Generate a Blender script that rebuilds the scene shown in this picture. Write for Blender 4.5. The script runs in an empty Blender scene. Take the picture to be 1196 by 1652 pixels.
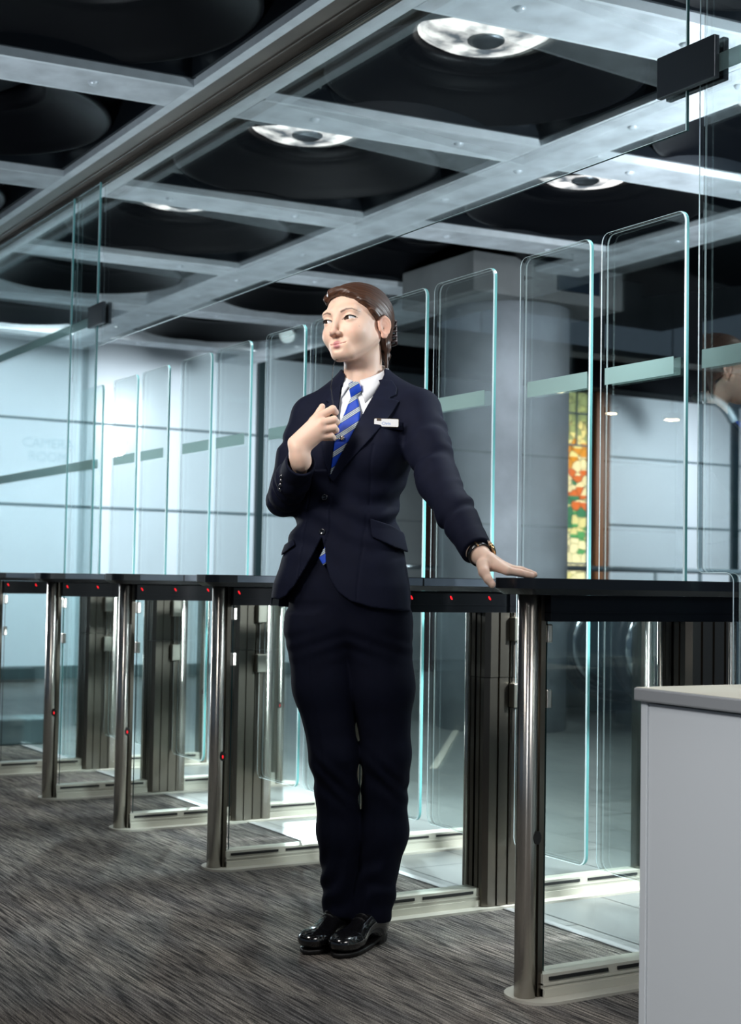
import bpy, bmesh, math, random
import numpy as np
from mathutils import Vector, Matrix, noise

scene = bpy.context.scene
col = scene.collection
random.seed(7)

# ------------------------------------------------------------------ camera
CAMH = 0.97
FWD = Vector((-0.85598809, 0.5147551, 0.04807884))
RGT = Vector((0.51597508, 0.85643648, 0.01691981))
UPV = Vector((0.03246692, -0.03929064, 0.99870023))
cam_data = bpy.data.cameras.new('camera')
cam = bpy.data.objects.new('camera', cam_data)
col.objects.link(cam)
cam.matrix_world = Matrix((
    (RGT.x, UPV.x, -FWD.x, 0.0),
    (RGT.y, UPV.y, -FWD.y, 0.0),
    (RGT.z, UPV.z, -FWD.z, CAMH),
    (0, 0, 0, 1)))
cam_data.sensor_fit = 'VERTICAL'
cam_data.sensor_height = 36.0
cam_data.lens = 36.0 * 2346.0 / 1652.0
cam_data.clip_start = 0.05
cam_data.clip_end = 200
cam_data.dof.use_dof = True
cam_data.dof.focus_distance = 3.85
cam_data.dof.aperture_fstop = 5.0
scene.camera = cam

scene.view_settings.view_transform = 'Standard'
scene.view_settings.look = 'None'
scene.view_settings.exposure = 0.0
scene.view_settings.gamma = 1.0
scene.view_settings.use_curve_mapping = False
scene.cycles.max_bounces = 10
scene.cycles.diffuse_bounces = 3
scene.cycles.glossy_bounces = 4
scene.cycles.transmission_bounces = 8
scene.cycles.transparent_max_bounces = 40
scene.cycles.caustics_reflective = False
scene.cycles.caustics_refractive = False
scene.cycles.sample_clamp_indirect = 4.0
scene.cycles.use_denoising = True

# ------------------------------------------------------------------ world
world = bpy.data.worlds.new('world')
scene.world = world
world.use_nodes = True
world.node_tree.nodes['Background'].inputs[0].default_value = (0.55, 0.75, 1.0, 1)
world.node_tree.nodes['Background'].inputs[1].default_value = 0.16


def lamp_area(name, loc, target, energy, size, color=(1, 1, 1), size_y=None, spread=None):
    d = bpy.data.lights.new(name, 'AREA')
    d.energy = energy
    d.color = color
    d.size = size
    if size_y:
        d.shape = 'RECTANGLE'
        d.size_y = size_y
    if spread:
        d.spread = math.radians(spread)
    o = bpy.data.objects.new(name, d)
    col.objects.link(o)
    o.location = loc
    o.rotation_euler = (Vector(target) - Vector(loc)).to_track_quat('-Z', 'Y').to_euler()
    return o


def lamp_spot(name, loc, target, energy, angle, blend=0.6, color=(1, 1, 1), radius=0.15):
    d = bpy.data.lights.new(name, 'SPOT')
    d.energy = energy
    d.color = color
    d.spot_size = math.radians(angle)
    d.spot_blend = blend
    d.shadow_soft_size = radius
    o = bpy.data.objects.new(name, d)
    col.objects.link(o)
    o.location = loc
    o.rotation_euler = (Vector(target) - Vector(loc)).to_track_quat('-Z', 'Y').to_euler()
    return o


# frame seen from the camera: x to the right, y away, origin under the guard
PO = Vector((-3.353, 1.985, 0.0))
RH = Vector((0.51504, 0.85717, 0.0))
FH = Vector((-0.85717, 0.51504, 0.0))


def PW(x, y, z):
    return PO + RH * x + FH * y + Vector((0, 0, z))


# soft key lamp on the guard, from high on the camera's left
lamp_spot('key_lamp', PW(-1.5, -2.0, 2.5), PW(0.02, 0, 1.5), 265, 32, 0.9, (1.0, 0.95, 0.9), 0.3)
# cool lamp from the right that models the cheek and the sleeve
lamp_spot('side_lamp', PW(1.9, 0.1, 2.1), PW(0.03, 0, 1.45), 150, 32, 0.9, (0.88, 0.94, 1.0), 0.16)
# unseen fill spots added for general light over the carpet side
lamp_spot('hall_fill', PW(-1.2, -1.0, 2.95), PW(-1.0, 0.6, 0.0), 110, 120, 1.0, (1.0, 0.97, 0.93), 0.4)
lamp_spot('hall_fill', PW(1.5, -2.6, 2.9), PW(1.0, -0.2, 0.3), 130, 100, 1.0, (1.0, 0.97, 0.95), 0.5)
lamp_spot('desk_fill', PW(-0.6, -3.4, 2.6), (-2.0, 2.2, 0.4), 330, 34, 0.9, (0.97, 0.98, 1.0), 0.3)  # unseen spot added to brighten the desk
# unseen fill spots added over the concourse behind the gates
for (lx, ly, le) in ((-10.6, 4.4, 150), (-10.8, 8.0, 160), (-5.6, 8.6, 160)):
    lamp_spot('concourse_fill', (lx, ly, 3.3), (lx, ly, 0), le, 150, 1.0, (0.85, 0.96, 1.0), 0.3)
for (ly, le) in ((1.6, 400), (3.9, 380), (6.2, 360), (12.4, 430)):
    lamp_spot('back_wall_fill', (-10.8, ly, 2.88), (-13.5, ly, 1.3), le, 110, 1.0, (0.86, 0.95, 1.0), 0.2)  # unseen spots added to wash the back wall with light
# backlight that strikes the glass edges from the far left of the concourse
lamp_spot('gate_backlight', (-10.38, 5.40, 2.95), (-4.4, 2.66, 0.9), 1900, 36, 0.8, (0.88, 0.97, 1.0), 0.06)
lamp_spot('base_rail_fill', (-1.3, 3.9, 1.9), (-4.6, 3.15, 0.0), 1000, 46, 0.7, (0.9, 0.96, 1.0), 0.12)  # unseen spot added to whiten the base rails
lamp_spot('column_fill', (-4.9, 4.9, 2.9), (-8.05, 5.9, 1.7), 280, 62, 1.0, (0.88, 0.95, 1.0), 0.4)  # unseen spot added to brighten the column
lamp_spot('gate_backlight', (-10.8, 1.2, 2.0), (-4.6, 2.6, 1.3), 500, 26, 0.6, (0.9, 0.97, 1.0), 0.08)  # second one is added out of view to light the front bevels
# unseen spots added to throw light up on the beams
for (lx, ly, le) in ((-2.9, 5.2, 1100), (-7.6, 3.6, 90), (-5.4, 0.9, 110), (-9.3, 3.3, 60)):
    lamp_spot('beam_fill', (lx, ly, 0.9), (lx - 0.5, ly, 3.0), le, 130, 1.0, (0.8, 0.92, 1.0), 0.2)


# ------------------------------------------------------------------ materials
def new_mat(name):
    m = bpy.data.materials.new(name)
    m.use_nodes = True
    return m, m.node_tree, m.node_tree.nodes['Principled BSDF']


def pmat(name, color, rough=0.5, metal=0.0, spec=0.5, coat=0.0, noise_amt=0.0, noise_scale=20.0,
         bump=0.0, bump_scale=60.0, stretch=None, emit=None, emit_s=0.0, sheen=0.0, aniso=0.0):
    m, nt, b = new_mat(name)
    b.inputs['Roughness'].default_value = rough
    b.inputs['Metallic'].default_value = metal
    b.inputs['Specular IOR Level'].default_value = spec
    b.inputs['Coat Weight'].default_value = coat
    b.inputs['Sheen Weight'].default_value = sheen
    b.inputs['Base Color'].default_value = (*color, 1)
    if emit:
        b.inputs['Emission Color'].default_value = (*emit, 1)
        b.inputs['Emission Strength'].default_value = emit_s
    tc = nt.nodes.new('ShaderNodeTexCoord')
    mp = nt.nodes.new('ShaderNodeMapping')
    nt.links.new(tc.outputs['Object'], mp.inputs[0])
    if stretch:
        mp.inputs['Scale'].default_value = stretch
    if noise_amt > 0:
        n = nt.nodes.new('ShaderNodeTexNoise')
        n.inputs['Scale'].default_value = noise_scale
        n.inputs['Detail'].default_value = 6
        nt.links.new(mp.outputs[0], n.inputs['Vector'])
        r = nt.nodes.new('ShaderNodeValToRGB')
        a = [max(0, c * (1 - noise_amt)) for c in color]
        z = [min(1, c * (1 + noise_amt)) for c in color]
        r.color_ramp.elements[0].color = (*a, 1)
        r.color_ramp.elements[1].color = (*z, 1)
        r.color_ramp.elements[0].position = 0.3
        r.color_ramp.elements[1].position = 0.7
        nt.links.new(n.outputs['Fac'], r.inputs[0])
        nt.links.new(r.outputs[0], b.inputs['Base Color'])
    if bump > 0:
        n2 = nt.nodes.new('ShaderNodeTexNoise')
        n2.inputs['Scale'].default_value = bump_scale
        n2.inputs['Detail'].default_value = 5
        nt.links.new(mp.outputs[0], n2.inputs['Vector'])
        bp = nt.nodes.new('ShaderNodeBump')
        bp.inputs['Strength'].default_value = bump
        bp.inputs['Distance'].default_value = 0.01
        nt.links.new(n2.outputs['Fac'], bp.inputs['Height'])
        nt.links.new(bp.outputs[0], b.inputs['Normal'])
    return m


def glass_mat(name, tint, gloss=1.0):
    m = bpy.data.materials.new(name)
    m.use_nodes = True
    nt = m.node_tree
    nt.nodes.clear()
    out = nt.nodes.new('ShaderNodeOutputMaterial')
    tr = nt.nodes.new('ShaderNodeBsdfTransparent')
    tr.inputs[0].default_value = (*tint, 1)
    gl = nt.nodes.new('ShaderNodeBsdfGlossy')
    gl.inputs['Roughness'].default_value = 0.0
    gl.inputs['Color'].default_value = (0.95, 1, 1, 1)
    fr = nt.nodes.new('ShaderNodeFresnel')
    fr.inputs['IOR'].default_value = 1.45
    mu = nt.nodes.new('ShaderNodeMath')
    mu.operation = 'MULTIPLY'
    mu.inputs[1].default_value = gloss
    mx = nt.nodes.new('ShaderNodeMixShader')
    nt.links.new(fr.outputs[0], mu.inputs[0])
    nt.links.new(mu.outputs[0], mx.inputs[0])
    nt.links.new(tr.outputs[0], mx.inputs[1])
    nt.links.new(gl.outputs[0], mx.inputs[2])
    nt.links.new(mx.outputs[0], out.inputs[0])
    return m


def emat(name, color, s):
    m = bpy.data.materials.new(name)
    m.use_nodes = True
    nt = m.node_tree
    nt.nodes.clear()
    out = nt.nodes.new('ShaderNodeOutputMaterial')
    e = nt.nodes.new('ShaderNodeEmission')
    e.inputs[0].default_value = (*color, 1)
    e.inputs[1].default_value = s
    nt.links.new(e.outputs[0], out.inputs[0])
    return m


M = {}
M['glass'] = glass_mat('clear_glass', (0.965, 0.99, 0.985), 0.42)
M['glass_tint'] = glass_mat('tinted_screen_glass', (0.93, 0.985, 0.985), 0.6)
M['glass_header'] = glass_mat('header_glass', (0.975, 0.99, 0.985), 0.35)


def edge_mat(name, c, inside=True):
    m, nt, b = new_mat(name)
    b.inputs['Base Color'].default_value = (*c, 1)
    b.inputs['Roughness'].default_value = 0.15
    b.inputs['Specular IOR Level'].default_value = 0.9
    if inside:
        g = nt.nodes.new('ShaderNodeNewGeometry')
        t = nt.nodes.new('ShaderNodeBsdfTransparent')
        t.inputs[0].default_value = (0.93, 0.98, 0.98, 1)
        mx = nt.nodes.new('ShaderNodeMixShader')
        out = nt.nodes['Material Output']
        nt.links.new(g.outputs['Backfacing'], mx.inputs[0])
        nt.links.new(b.outputs[0], mx.inputs[1])
        nt.links.new(t.outputs[0], mx.inputs[2])
        nt.links.new(mx.outputs[0], out.inputs[0])
    return m


def edge_glint_mat():  # pale rim painted for the refracted brightness of the glass edge
    m = bpy.data.materials.new('painted_edge_glint')
    m.use_nodes = True
    nt = m.node_tree
    nt.nodes.clear()
    out = nt.nodes.new('ShaderNodeOutputMaterial')
    df = nt.nodes.new('ShaderNodeBsdfDiffuse')
    df.inputs[0].default_value = (0.78, 0.93, 0.95, 1)
    tl = nt.nodes.new('ShaderNodeBsdfTranslucent')
    tl.inputs[0].default_value = (0.85, 0.98, 1.0, 1)
    a = nt.nodes.new('ShaderNodeMixShader')
    a.inputs[0].default_value = 0.7
    nt.links.new(df.outputs[0], a.inputs[1])
    nt.links.new(tl.outputs[0], a.inputs[2])
    nt.links.new(a.outputs[0], out.inputs[0])
    return m


M['edge_glint'] = edge_glint_mat()
M['edge'] = edge_mat('polished_glass_edge', (0.22, 0.62, 0.62))
M['edge_dark'] = edge_mat('dark_glass_edge', (0.04, 0.12, 0.12))


def frost_mat():
    m = bpy.data.materials.new('frosted_band')
    m.use_nodes = True
    nt = m.node_tree
    nt.nodes.clear()
    out = nt.nodes.new('ShaderNodeOutputMaterial')
    tr = nt.nodes.new('ShaderNodeBsdfTransparent')
    tr.inputs[0].default_value = (0.8, 0.88, 0.87, 1)
    df = nt.nodes.new('ShaderNodeBsdfDiffuse')
    df.inputs[0].default_value = (0.55, 0.7, 0.68, 1)
    tl = nt.nodes.new('ShaderNodeBsdfTranslucent')
    tl.inputs[0].default_value = (0.55, 0.7, 0.68, 1)
    a = nt.nodes.new('ShaderNodeMixShader')
    a.inputs[0].default_value = 0.5
    nt.links.new(df.outputs[0], a.inputs[1])
    nt.links.new(tl.outputs[0], a.inputs[2])
    b = nt.nodes.new('ShaderNodeMixShader')
    b.inputs[0].default_value = 0.62
    nt.links.new(tr.outputs[0], b.inputs[1])
    nt.links.new(a.outputs[0], b.inputs[2])
    nt.links.new(b.outputs[0], out.inputs[0])
    return m


M['frost'] = frost_mat()
M['steel'] = pmat('brushed_steel', (0.62, 0.59, 0.54), 0.27, 1.0, )
_nt = M['steel'].node_tree
_b = _nt.nodes['Principled BSDF']
_b.inputs['Anisotropic'].default_value = 0.9
_b.inputs['Anisotropic Rotation'].default_value = 0.25
_tg = _nt.nodes.new('ShaderNodeTangent')
_tg.direction_type = 'RADIAL'
_tg.axis = 'Z'
_nt.links.new(_tg.outputs[0], _b.inputs['Tangent'])
M['threshold'] = pmat('threshold_strip', (0.30, 0.31, 0.31), 0.4, 0.4)
M['alu'] = pmat('anodised_aluminium', (0.44, 0.42, 0.36), 0.33, 1.0)
M['bronze'] = pmat('bronze_aluminium', (0.17, 0.15, 0.125), 0.3, 1.0)
M['rail_alu'] = pmat('satin_rail', (0.56, 0.54, 0.46), 0.4, 0.25)
M['black'] = pmat('black_counter', (0.004, 0.005, 0.008), 0.28, 0.0, 0.5)
M['black_side'] = pmat('counter_side_strip', (0.09, 0.12, 0.16), 0.35, 0.0, 0.5)  # inlay strip painted paler for the reflections far counters catch
M['fascia'] = pmat('black_fascia', (0.002, 0.003, 0.005), 0.3, 0.0, 0.15)
M['red'] = emat('red_sensor', (1.0, 0.02, 0.03), 1.3)
M['slot'] = pmat('dark_slot', (0.006, 0.006, 0.006), 0.6)
M['plate'] = pmat('floor_plate', (0.42, 0.40, 0.34), 0.45, 0.0, 0.5, noise_amt=0.06, noise_scale=9)
M['clamp'] = pmat('dark_brushed_clamp', (0.12, 0.135, 0.15), 0.38, 0.85, bump=0.08, bump_scale=90, stretch=(1, 1, 14))
M['beam'] = pmat('fair_faced_concrete', (0.60, 0.64, 0.68), 0.62, 0.0, 0.4, noise_amt=0.22, noise_scale=7, bump=0.15, bump_scale=40)
M['beam_lip'] = pmat('beam_lip', (0.75, 0.80, 0.84), 0.5, 0.0, 0.4, noise_amt=0.08, noise_scale=12)
M['track'] = pmat('brown_track', (0.17, 0.145, 0.125), 0.42, 0.1, 0.5, noise_amt=0.2, noise_scale=3)
M['void'] = pmat('black_void', (0.008, 0.01, 0.014), 0.8, 0.0, 0.2)
M['rail_black'] = pmat('black_perforated_rail', (0.012, 0.016, 0.022), 0.4, 0.3, 0.5)
M['dome'] = pmat('black_dome', (0.0015, 0.002, 0.0035), 0.45, 0.0, 0.12)
M['flange'] = pmat('blue_grey_flange', (0.02, 0.032, 0.05), 0.5, 0.0, 0.2)
M['white_metal'] = pmat('white_bracket', (0.8, 0.85, 0.88), 0.4)
M['bolt'] = pmat('pale_bolt', (0.75, 0.8, 0.85), 0.3, 0.2)
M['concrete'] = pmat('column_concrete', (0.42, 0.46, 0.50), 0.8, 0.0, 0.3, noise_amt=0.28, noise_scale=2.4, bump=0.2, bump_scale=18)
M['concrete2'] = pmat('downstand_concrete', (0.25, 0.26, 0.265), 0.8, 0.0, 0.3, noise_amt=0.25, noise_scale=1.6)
M['wall'] = pmat('painted_glass_panel', (0.74, 0.83, 0.90), 0.25, 0.0, 0.5, noise_amt=0.05, noise_scale=0.7)
M['seam'] = pmat('panel_seam', (0.16, 0.22, 0.25), 0.5)
M['frame_dark'] = pmat('dark_window_frame', (0.012, 0.03, 0.035), 0.4)
M['skirt'] = pmat('skirting', (0.10, 0.14, 0.15), 0.5)
M['wood'] = pmat('brown_timber', (0.22, 0.085, 0.03), 0.5, noise_amt=0.2, noise_scale=6, stretch=(1, 1, 0.2))
M['wood_dark'] = pmat('dark_timber', (0.035, 0.012, 0.008), 0.5, noise_amt=0.2, noise_scale=6)
M['chrome'] = pmat('chrome', (0.6, 0.66, 0.70), 0.16, 1.0)
M['rubber'] = pmat('black_rubber', (0.008, 0.012, 0.015), 0.3)
M['desk'] = pmat('white_laminate', (0.62, 0.65, 0.67), 0.55, 0.0, 0.4)
M['desk_top'] = pmat('cream_worktop', (0.66, 0.62, 0.52), 0.45, 0.0, 0.4)
M['desk_edge'] = pmat('grey_worktop_edge', (0.27, 0.28, 0.29), 0.5)
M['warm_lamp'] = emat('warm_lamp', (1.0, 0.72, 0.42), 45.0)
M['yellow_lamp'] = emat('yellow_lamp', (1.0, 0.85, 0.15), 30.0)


# carpet: grey brown with fine broken streaks
def carpet():
    m, nt, b = new_mat('streaked_carpet')
    tc = nt.nodes.new('ShaderNodeTexCoord')
    mp = nt.nodes.new('ShaderNodeMapping')
    mp.inputs['Rotation'].default_value = (0, 0, math.radians(-13))
    mp.inputs['Scale'].default_value = (3.2, 75, 1)
    mpr = nt.nodes.new('ShaderNodeMapping')
    mpr.inputs['Scale'].default_value = (1.3, 9, 1)
    mpr.inputs['Rotation'].default_value = (0, 0, math.radians(-13))
    n1 = nt.nodes.new('ShaderNodeTexNoise')
    n1.inputs['Scale'].default_value = 2.0
    n1.inputs['Detail'].default_value = 7
    n1.inputs['Roughness'].default_value = 0.65
    n2 = nt.nodes.new('ShaderNodeTexNoise')
    n2.inputs['Scale'].default_value = 1.2
    n2.inputs['Detail'].default_value = 4
    n3 = nt.nodes.new('ShaderNodeTexNoise')
    n3.inputs['Scale'].default_value = 330
    n3.inputs['Detail'].default_value = 2
    for a, d in ((mp, n1), (mpr, n2)):
        nt.links.new(tc.outputs['Object'], a.inputs[0])
        nt.links.new(a.outputs[0], d.inputs['Vector'])
    nt.links.new(tc.outputs['Object'], n3.inputs['Vector'])
    r1 = nt.nodes.new('ShaderNodeValToRGB')
    r1.color_ramp.elements[0].position = 0.40
    r1.color_ramp.elements[1].position = 0.70
    r1.color_ramp.elements[0].color = (0.038, 0.036, 0.036, 1)
    r1.color_ramp.elements[1].color = (0.40, 0.37, 0.34, 1)
    r2 = nt.nodes.new('ShaderNodeValToRGB')
    r2.color_ramp.elements[0].position = 0.35
    r2.color_ramp.elements[1].position = 0.7
    r2.color_ramp.elements[0].color = (0.55, 0.55, 0.57, 1)
    r2.color_ramp.elements[1].color = (1.25, 1.2, 1.12, 1)
    r3 = nt.nodes.new('ShaderNodeValToRGB')
    r3.color_ramp.elements[0].position = 0.3
    r3.color_ramp.elements[1].position = 0.7
    r3.color_ramp.elements[0].color = (0.35, 0.35, 0.35, 1)
    r3.color_ramp.elements[1].color = (1.55, 1.55, 1.55, 1)
    nt.links.new(n1.outputs['Fac'], r1.inputs[0])
    nt.links.new(n2.outputs['Fac'], r2.inputs[0])
    nt.links.new(n3.outputs['Fac'], r3.inputs[0])
    x1 = nt.nodes.new('ShaderNodeMix')
    x1.data_type = 'RGBA'
    x1.blend_type = 'MULTIPLY'
    x1.inputs[0].default_value = 1
    x2 = nt.nodes.new('ShaderNodeMix')
    x2.data_type = 'RGBA'
    x2.blend_type = 'MULTIPLY'
    x2.inputs[0].default_value = 1
    nt.links.new(r1.outputs[0], x1.inputs[6])
    nt.links.new(r2.outputs[0], x1.inputs[7])
    nt.links.new(x1.outputs[2], x2.inputs[6])
    nt.links.new(r3.outputs[0], x2.inputs[7])
    nt.links.new(x2.outputs[2], b.inputs['Base Color'])
    b.inputs['Roughness'].default_value = 0.95
    b.inputs['Specular IOR Level'].default_value = 0.1
    bp = nt.nodes.new('ShaderNodeBump')
    bp.inputs['Strength'].default_value = 0.6
    bp.inputs['Distance'].default_value = 0.004
    nt.links.new(n3.outputs['Fac'], bp.inputs['Height'])
    nt.links.new(bp.outputs[0], b.inputs['Normal'])
    return m


def tiles():
    m, nt, b = new_mat('stone_tiles')
    tc = nt.nodes.new('ShaderNodeTexCoord')
    mp = nt.nodes.new('ShaderNodeMapping')
    br = nt.nodes.new('ShaderNodeTexBrick')
    br.offset = 0.5
    br.inputs['Scale'].default_value = 1.0
    br.inputs['Brick Width'].default_value = 0.6
    br.inputs['Row Height'].default_value = 0.3
    br.inputs['Mortar Size'].default_value = 0.004
    br.inputs['Mortar Smooth'].default_value = 0.2
    br.inputs['Color1'].default_value = (0.14, 0.152, 0.15, 1)
    br.inputs['Color2'].default_value = (0.175, 0.185, 0.18, 1)
    br.inputs['Mortar'].default_value = (0.03, 0.033, 0.033, 1)
    nt.links.new(tc.outputs['Object'], mp.inputs[0])
    nt.links.new(mp.outputs[0], br.inputs['Vector'])
    n = nt.nodes.new('ShaderNodeTexNoise')
    n.inputs['Scale'].default_value = 1.3
    n.inputs['Detail'].default_value = 6
    r = nt.nodes.new('ShaderNodeValToRGB')
    r.color_ramp.elements[0].color = (0.7, 0.7, 0.72, 1)
    r.color_ramp.elements[1].color = (1.15, 1.15, 1.12, 1)
    nt.links.new(n.outputs['Fac'], r.inputs[0])
    x = nt.nodes.new('ShaderNodeMix')
    x.data_type = 'RGBA'
    x.blend_type = 'MULTIPLY'
    x.inputs[0].default_value = 1
    nt.links.new(br.outputs['Color'], x.inputs[6])
    nt.links.new(r.outputs[0], x.inputs[7])
    nt.links.new(x.outputs[2], b.inputs['Base Color'])
    b.inputs['Roughness'].default_value = 0.28
    return m


M['carpet'] = carpet()
M['tiles'] = tiles()


def reflector_mat():
    m = bpy.data.materials.new('lit_reflector')
    m.use_nodes = True
    nt = m.node_tree
    nt.nodes.clear()
    out = nt.nodes.new('ShaderNodeOutputMaterial')
    e = nt.nodes.new('ShaderNodeEmission')
    tc = nt.nodes.new('ShaderNodeTexCoord')
    n = nt.nodes.new('ShaderNodeTexNoise')
    n.inputs['Scale'].default_value = 7
    n.inputs['Detail'].default_value = 3
    r = nt.nodes.new('ShaderNodeValToRGB')
    r.color_ramp.elements[0].color = (0.10, 0.12, 0.14, 1)
    r.color_ramp.elements[0].position = 0.36
    r.color_ramp.elements[1].color = (1.0, 1.0, 0.98, 1)
    r.color_ramp.elements[1].position = 0.58
    nt.links.new(tc.outputs['Object'], n.inputs['Vector'])
    nt.links.new(n.outputs['Fac'], r.inputs[0])
    nt.links.new(r.outputs[0], e.inputs[0])
    e.inputs[1].default_value = 1.7
    nt.links.new(e.outputs[0], out.inputs[0])
    return m


M['reflector'] = reflector_mat()


def stained_mat():
    m = bpy.data.materials.new('stained_glass')
    m.use_nodes = True
    nt = m.node_tree
    nt.nodes.clear()
    out = nt.nodes.new('ShaderNodeOutputMaterial')
    e = nt.nodes.new('ShaderNodeEmission')
    tc = nt.nodes.new('ShaderNodeTexCoord')
    v = nt.nodes.new('ShaderNodeTexVoronoi')
    v.inputs['Scale'].default_value = 9
    v2 = nt.nodes.new('ShaderNodeTexVoronoi')
    v2.feature = 'DISTANCE_TO_EDGE'
    v2.inputs['Scale'].default_value = 9
    sp = nt.nodes.new('ShaderNodeSeparateXYZ')
    nt.links.new(tc.outputs['Object'], sp.inputs[0])
    nt.links.new(tc.outputs['Object'], v.inputs['Vector'])
    nt.links.new(tc.outputs['Object'], v2.inputs['Vector'])
    # colour bands by height with a jitter from the cells
    ad = nt.nodes.new('ShaderNodeMath')
    ad.operation = 'MULTIPLY_ADD'
    sep = nt.nodes.new('ShaderNodeSeparateColor')
    nt.links.new(v.outputs['Color'], sep.inputs[0])
    ad.inputs[1].default_value = 0.16
    nt.links.new(sep.outputs[0], ad.inputs[0])
    sc = nt.nodes.new('ShaderNodeMath')
    sc.operation = 'MULTIPLY_ADD'
    sc.inputs[1].default_value = 1 / 2.5
    sc.inputs[2].default_value = -0.85 / 2.5
    nt.links.new(sp.outputs[2], sc.inputs[0])
    nt.links.new(sc.outputs[0], ad.inputs[2])
    r = nt.nodes.new('ShaderNodeValToRGB')
    cr = r.color_ramp
    cr.interpolation = 'CONSTANT'
    stops = [(0.0, (0.95, 0.85, 0.35)), (0.12, (1.0, 0.9, 0.5)), (0.34, (0.10, 0.38, 0.12)), (0.42, (0.85, 0.75, 0.3)),
             (0.47, (0.05, 0.22, 0.10)), (0.55, (0.75, 0.16, 0.03)), (0.60, (1.0, 0.85, 0.45)), (0.70, (0.8, 0.32, 0.03)),
             (0.78, (0.95, 0.8, 0.3)), (0.84, (0.38, 0.42, 0.16)), (0.95, (0.25, 0.30, 0.13))]
    cr.elements[0].position = 0.0
    cr.elements[0].color = (*stops[0][1], 1)
    cr.elements[1].position = stops[1][0]
    cr.elements[1].color = (*stops[1][1], 1)
    for p, c in stops[2:]:
        el = cr.elements.new(p)
        el.color = (*c, 1)
    nt.links.new(ad.outputs[0], r.inputs[0])
    lt = nt.nodes.new('ShaderNodeMath')
    lt.operation = 'GREATER_THAN'
    lt.inputs[1].default_value = 0.035
    nt.links.new(v2.outputs['Distance'], lt.inputs[0])
    ml = nt.nodes.new('ShaderNodeMath')
    ml.operation = 'MULTIPLY_ADD'
    ml.inputs[1].default_value = 1.2
    ml.inputs[2].default_value = 0.5
    nt.links.new(lt.outputs[0], ml.inputs[0])
    nt.links.new(r.outputs[0], e.inputs[0])
    nt.links.new(ml.outputs[0], e.inputs[1])
    nt.links.new(e.outputs[0], out.inputs[0])
    return m


M['stained'] = stained_mat()


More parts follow.
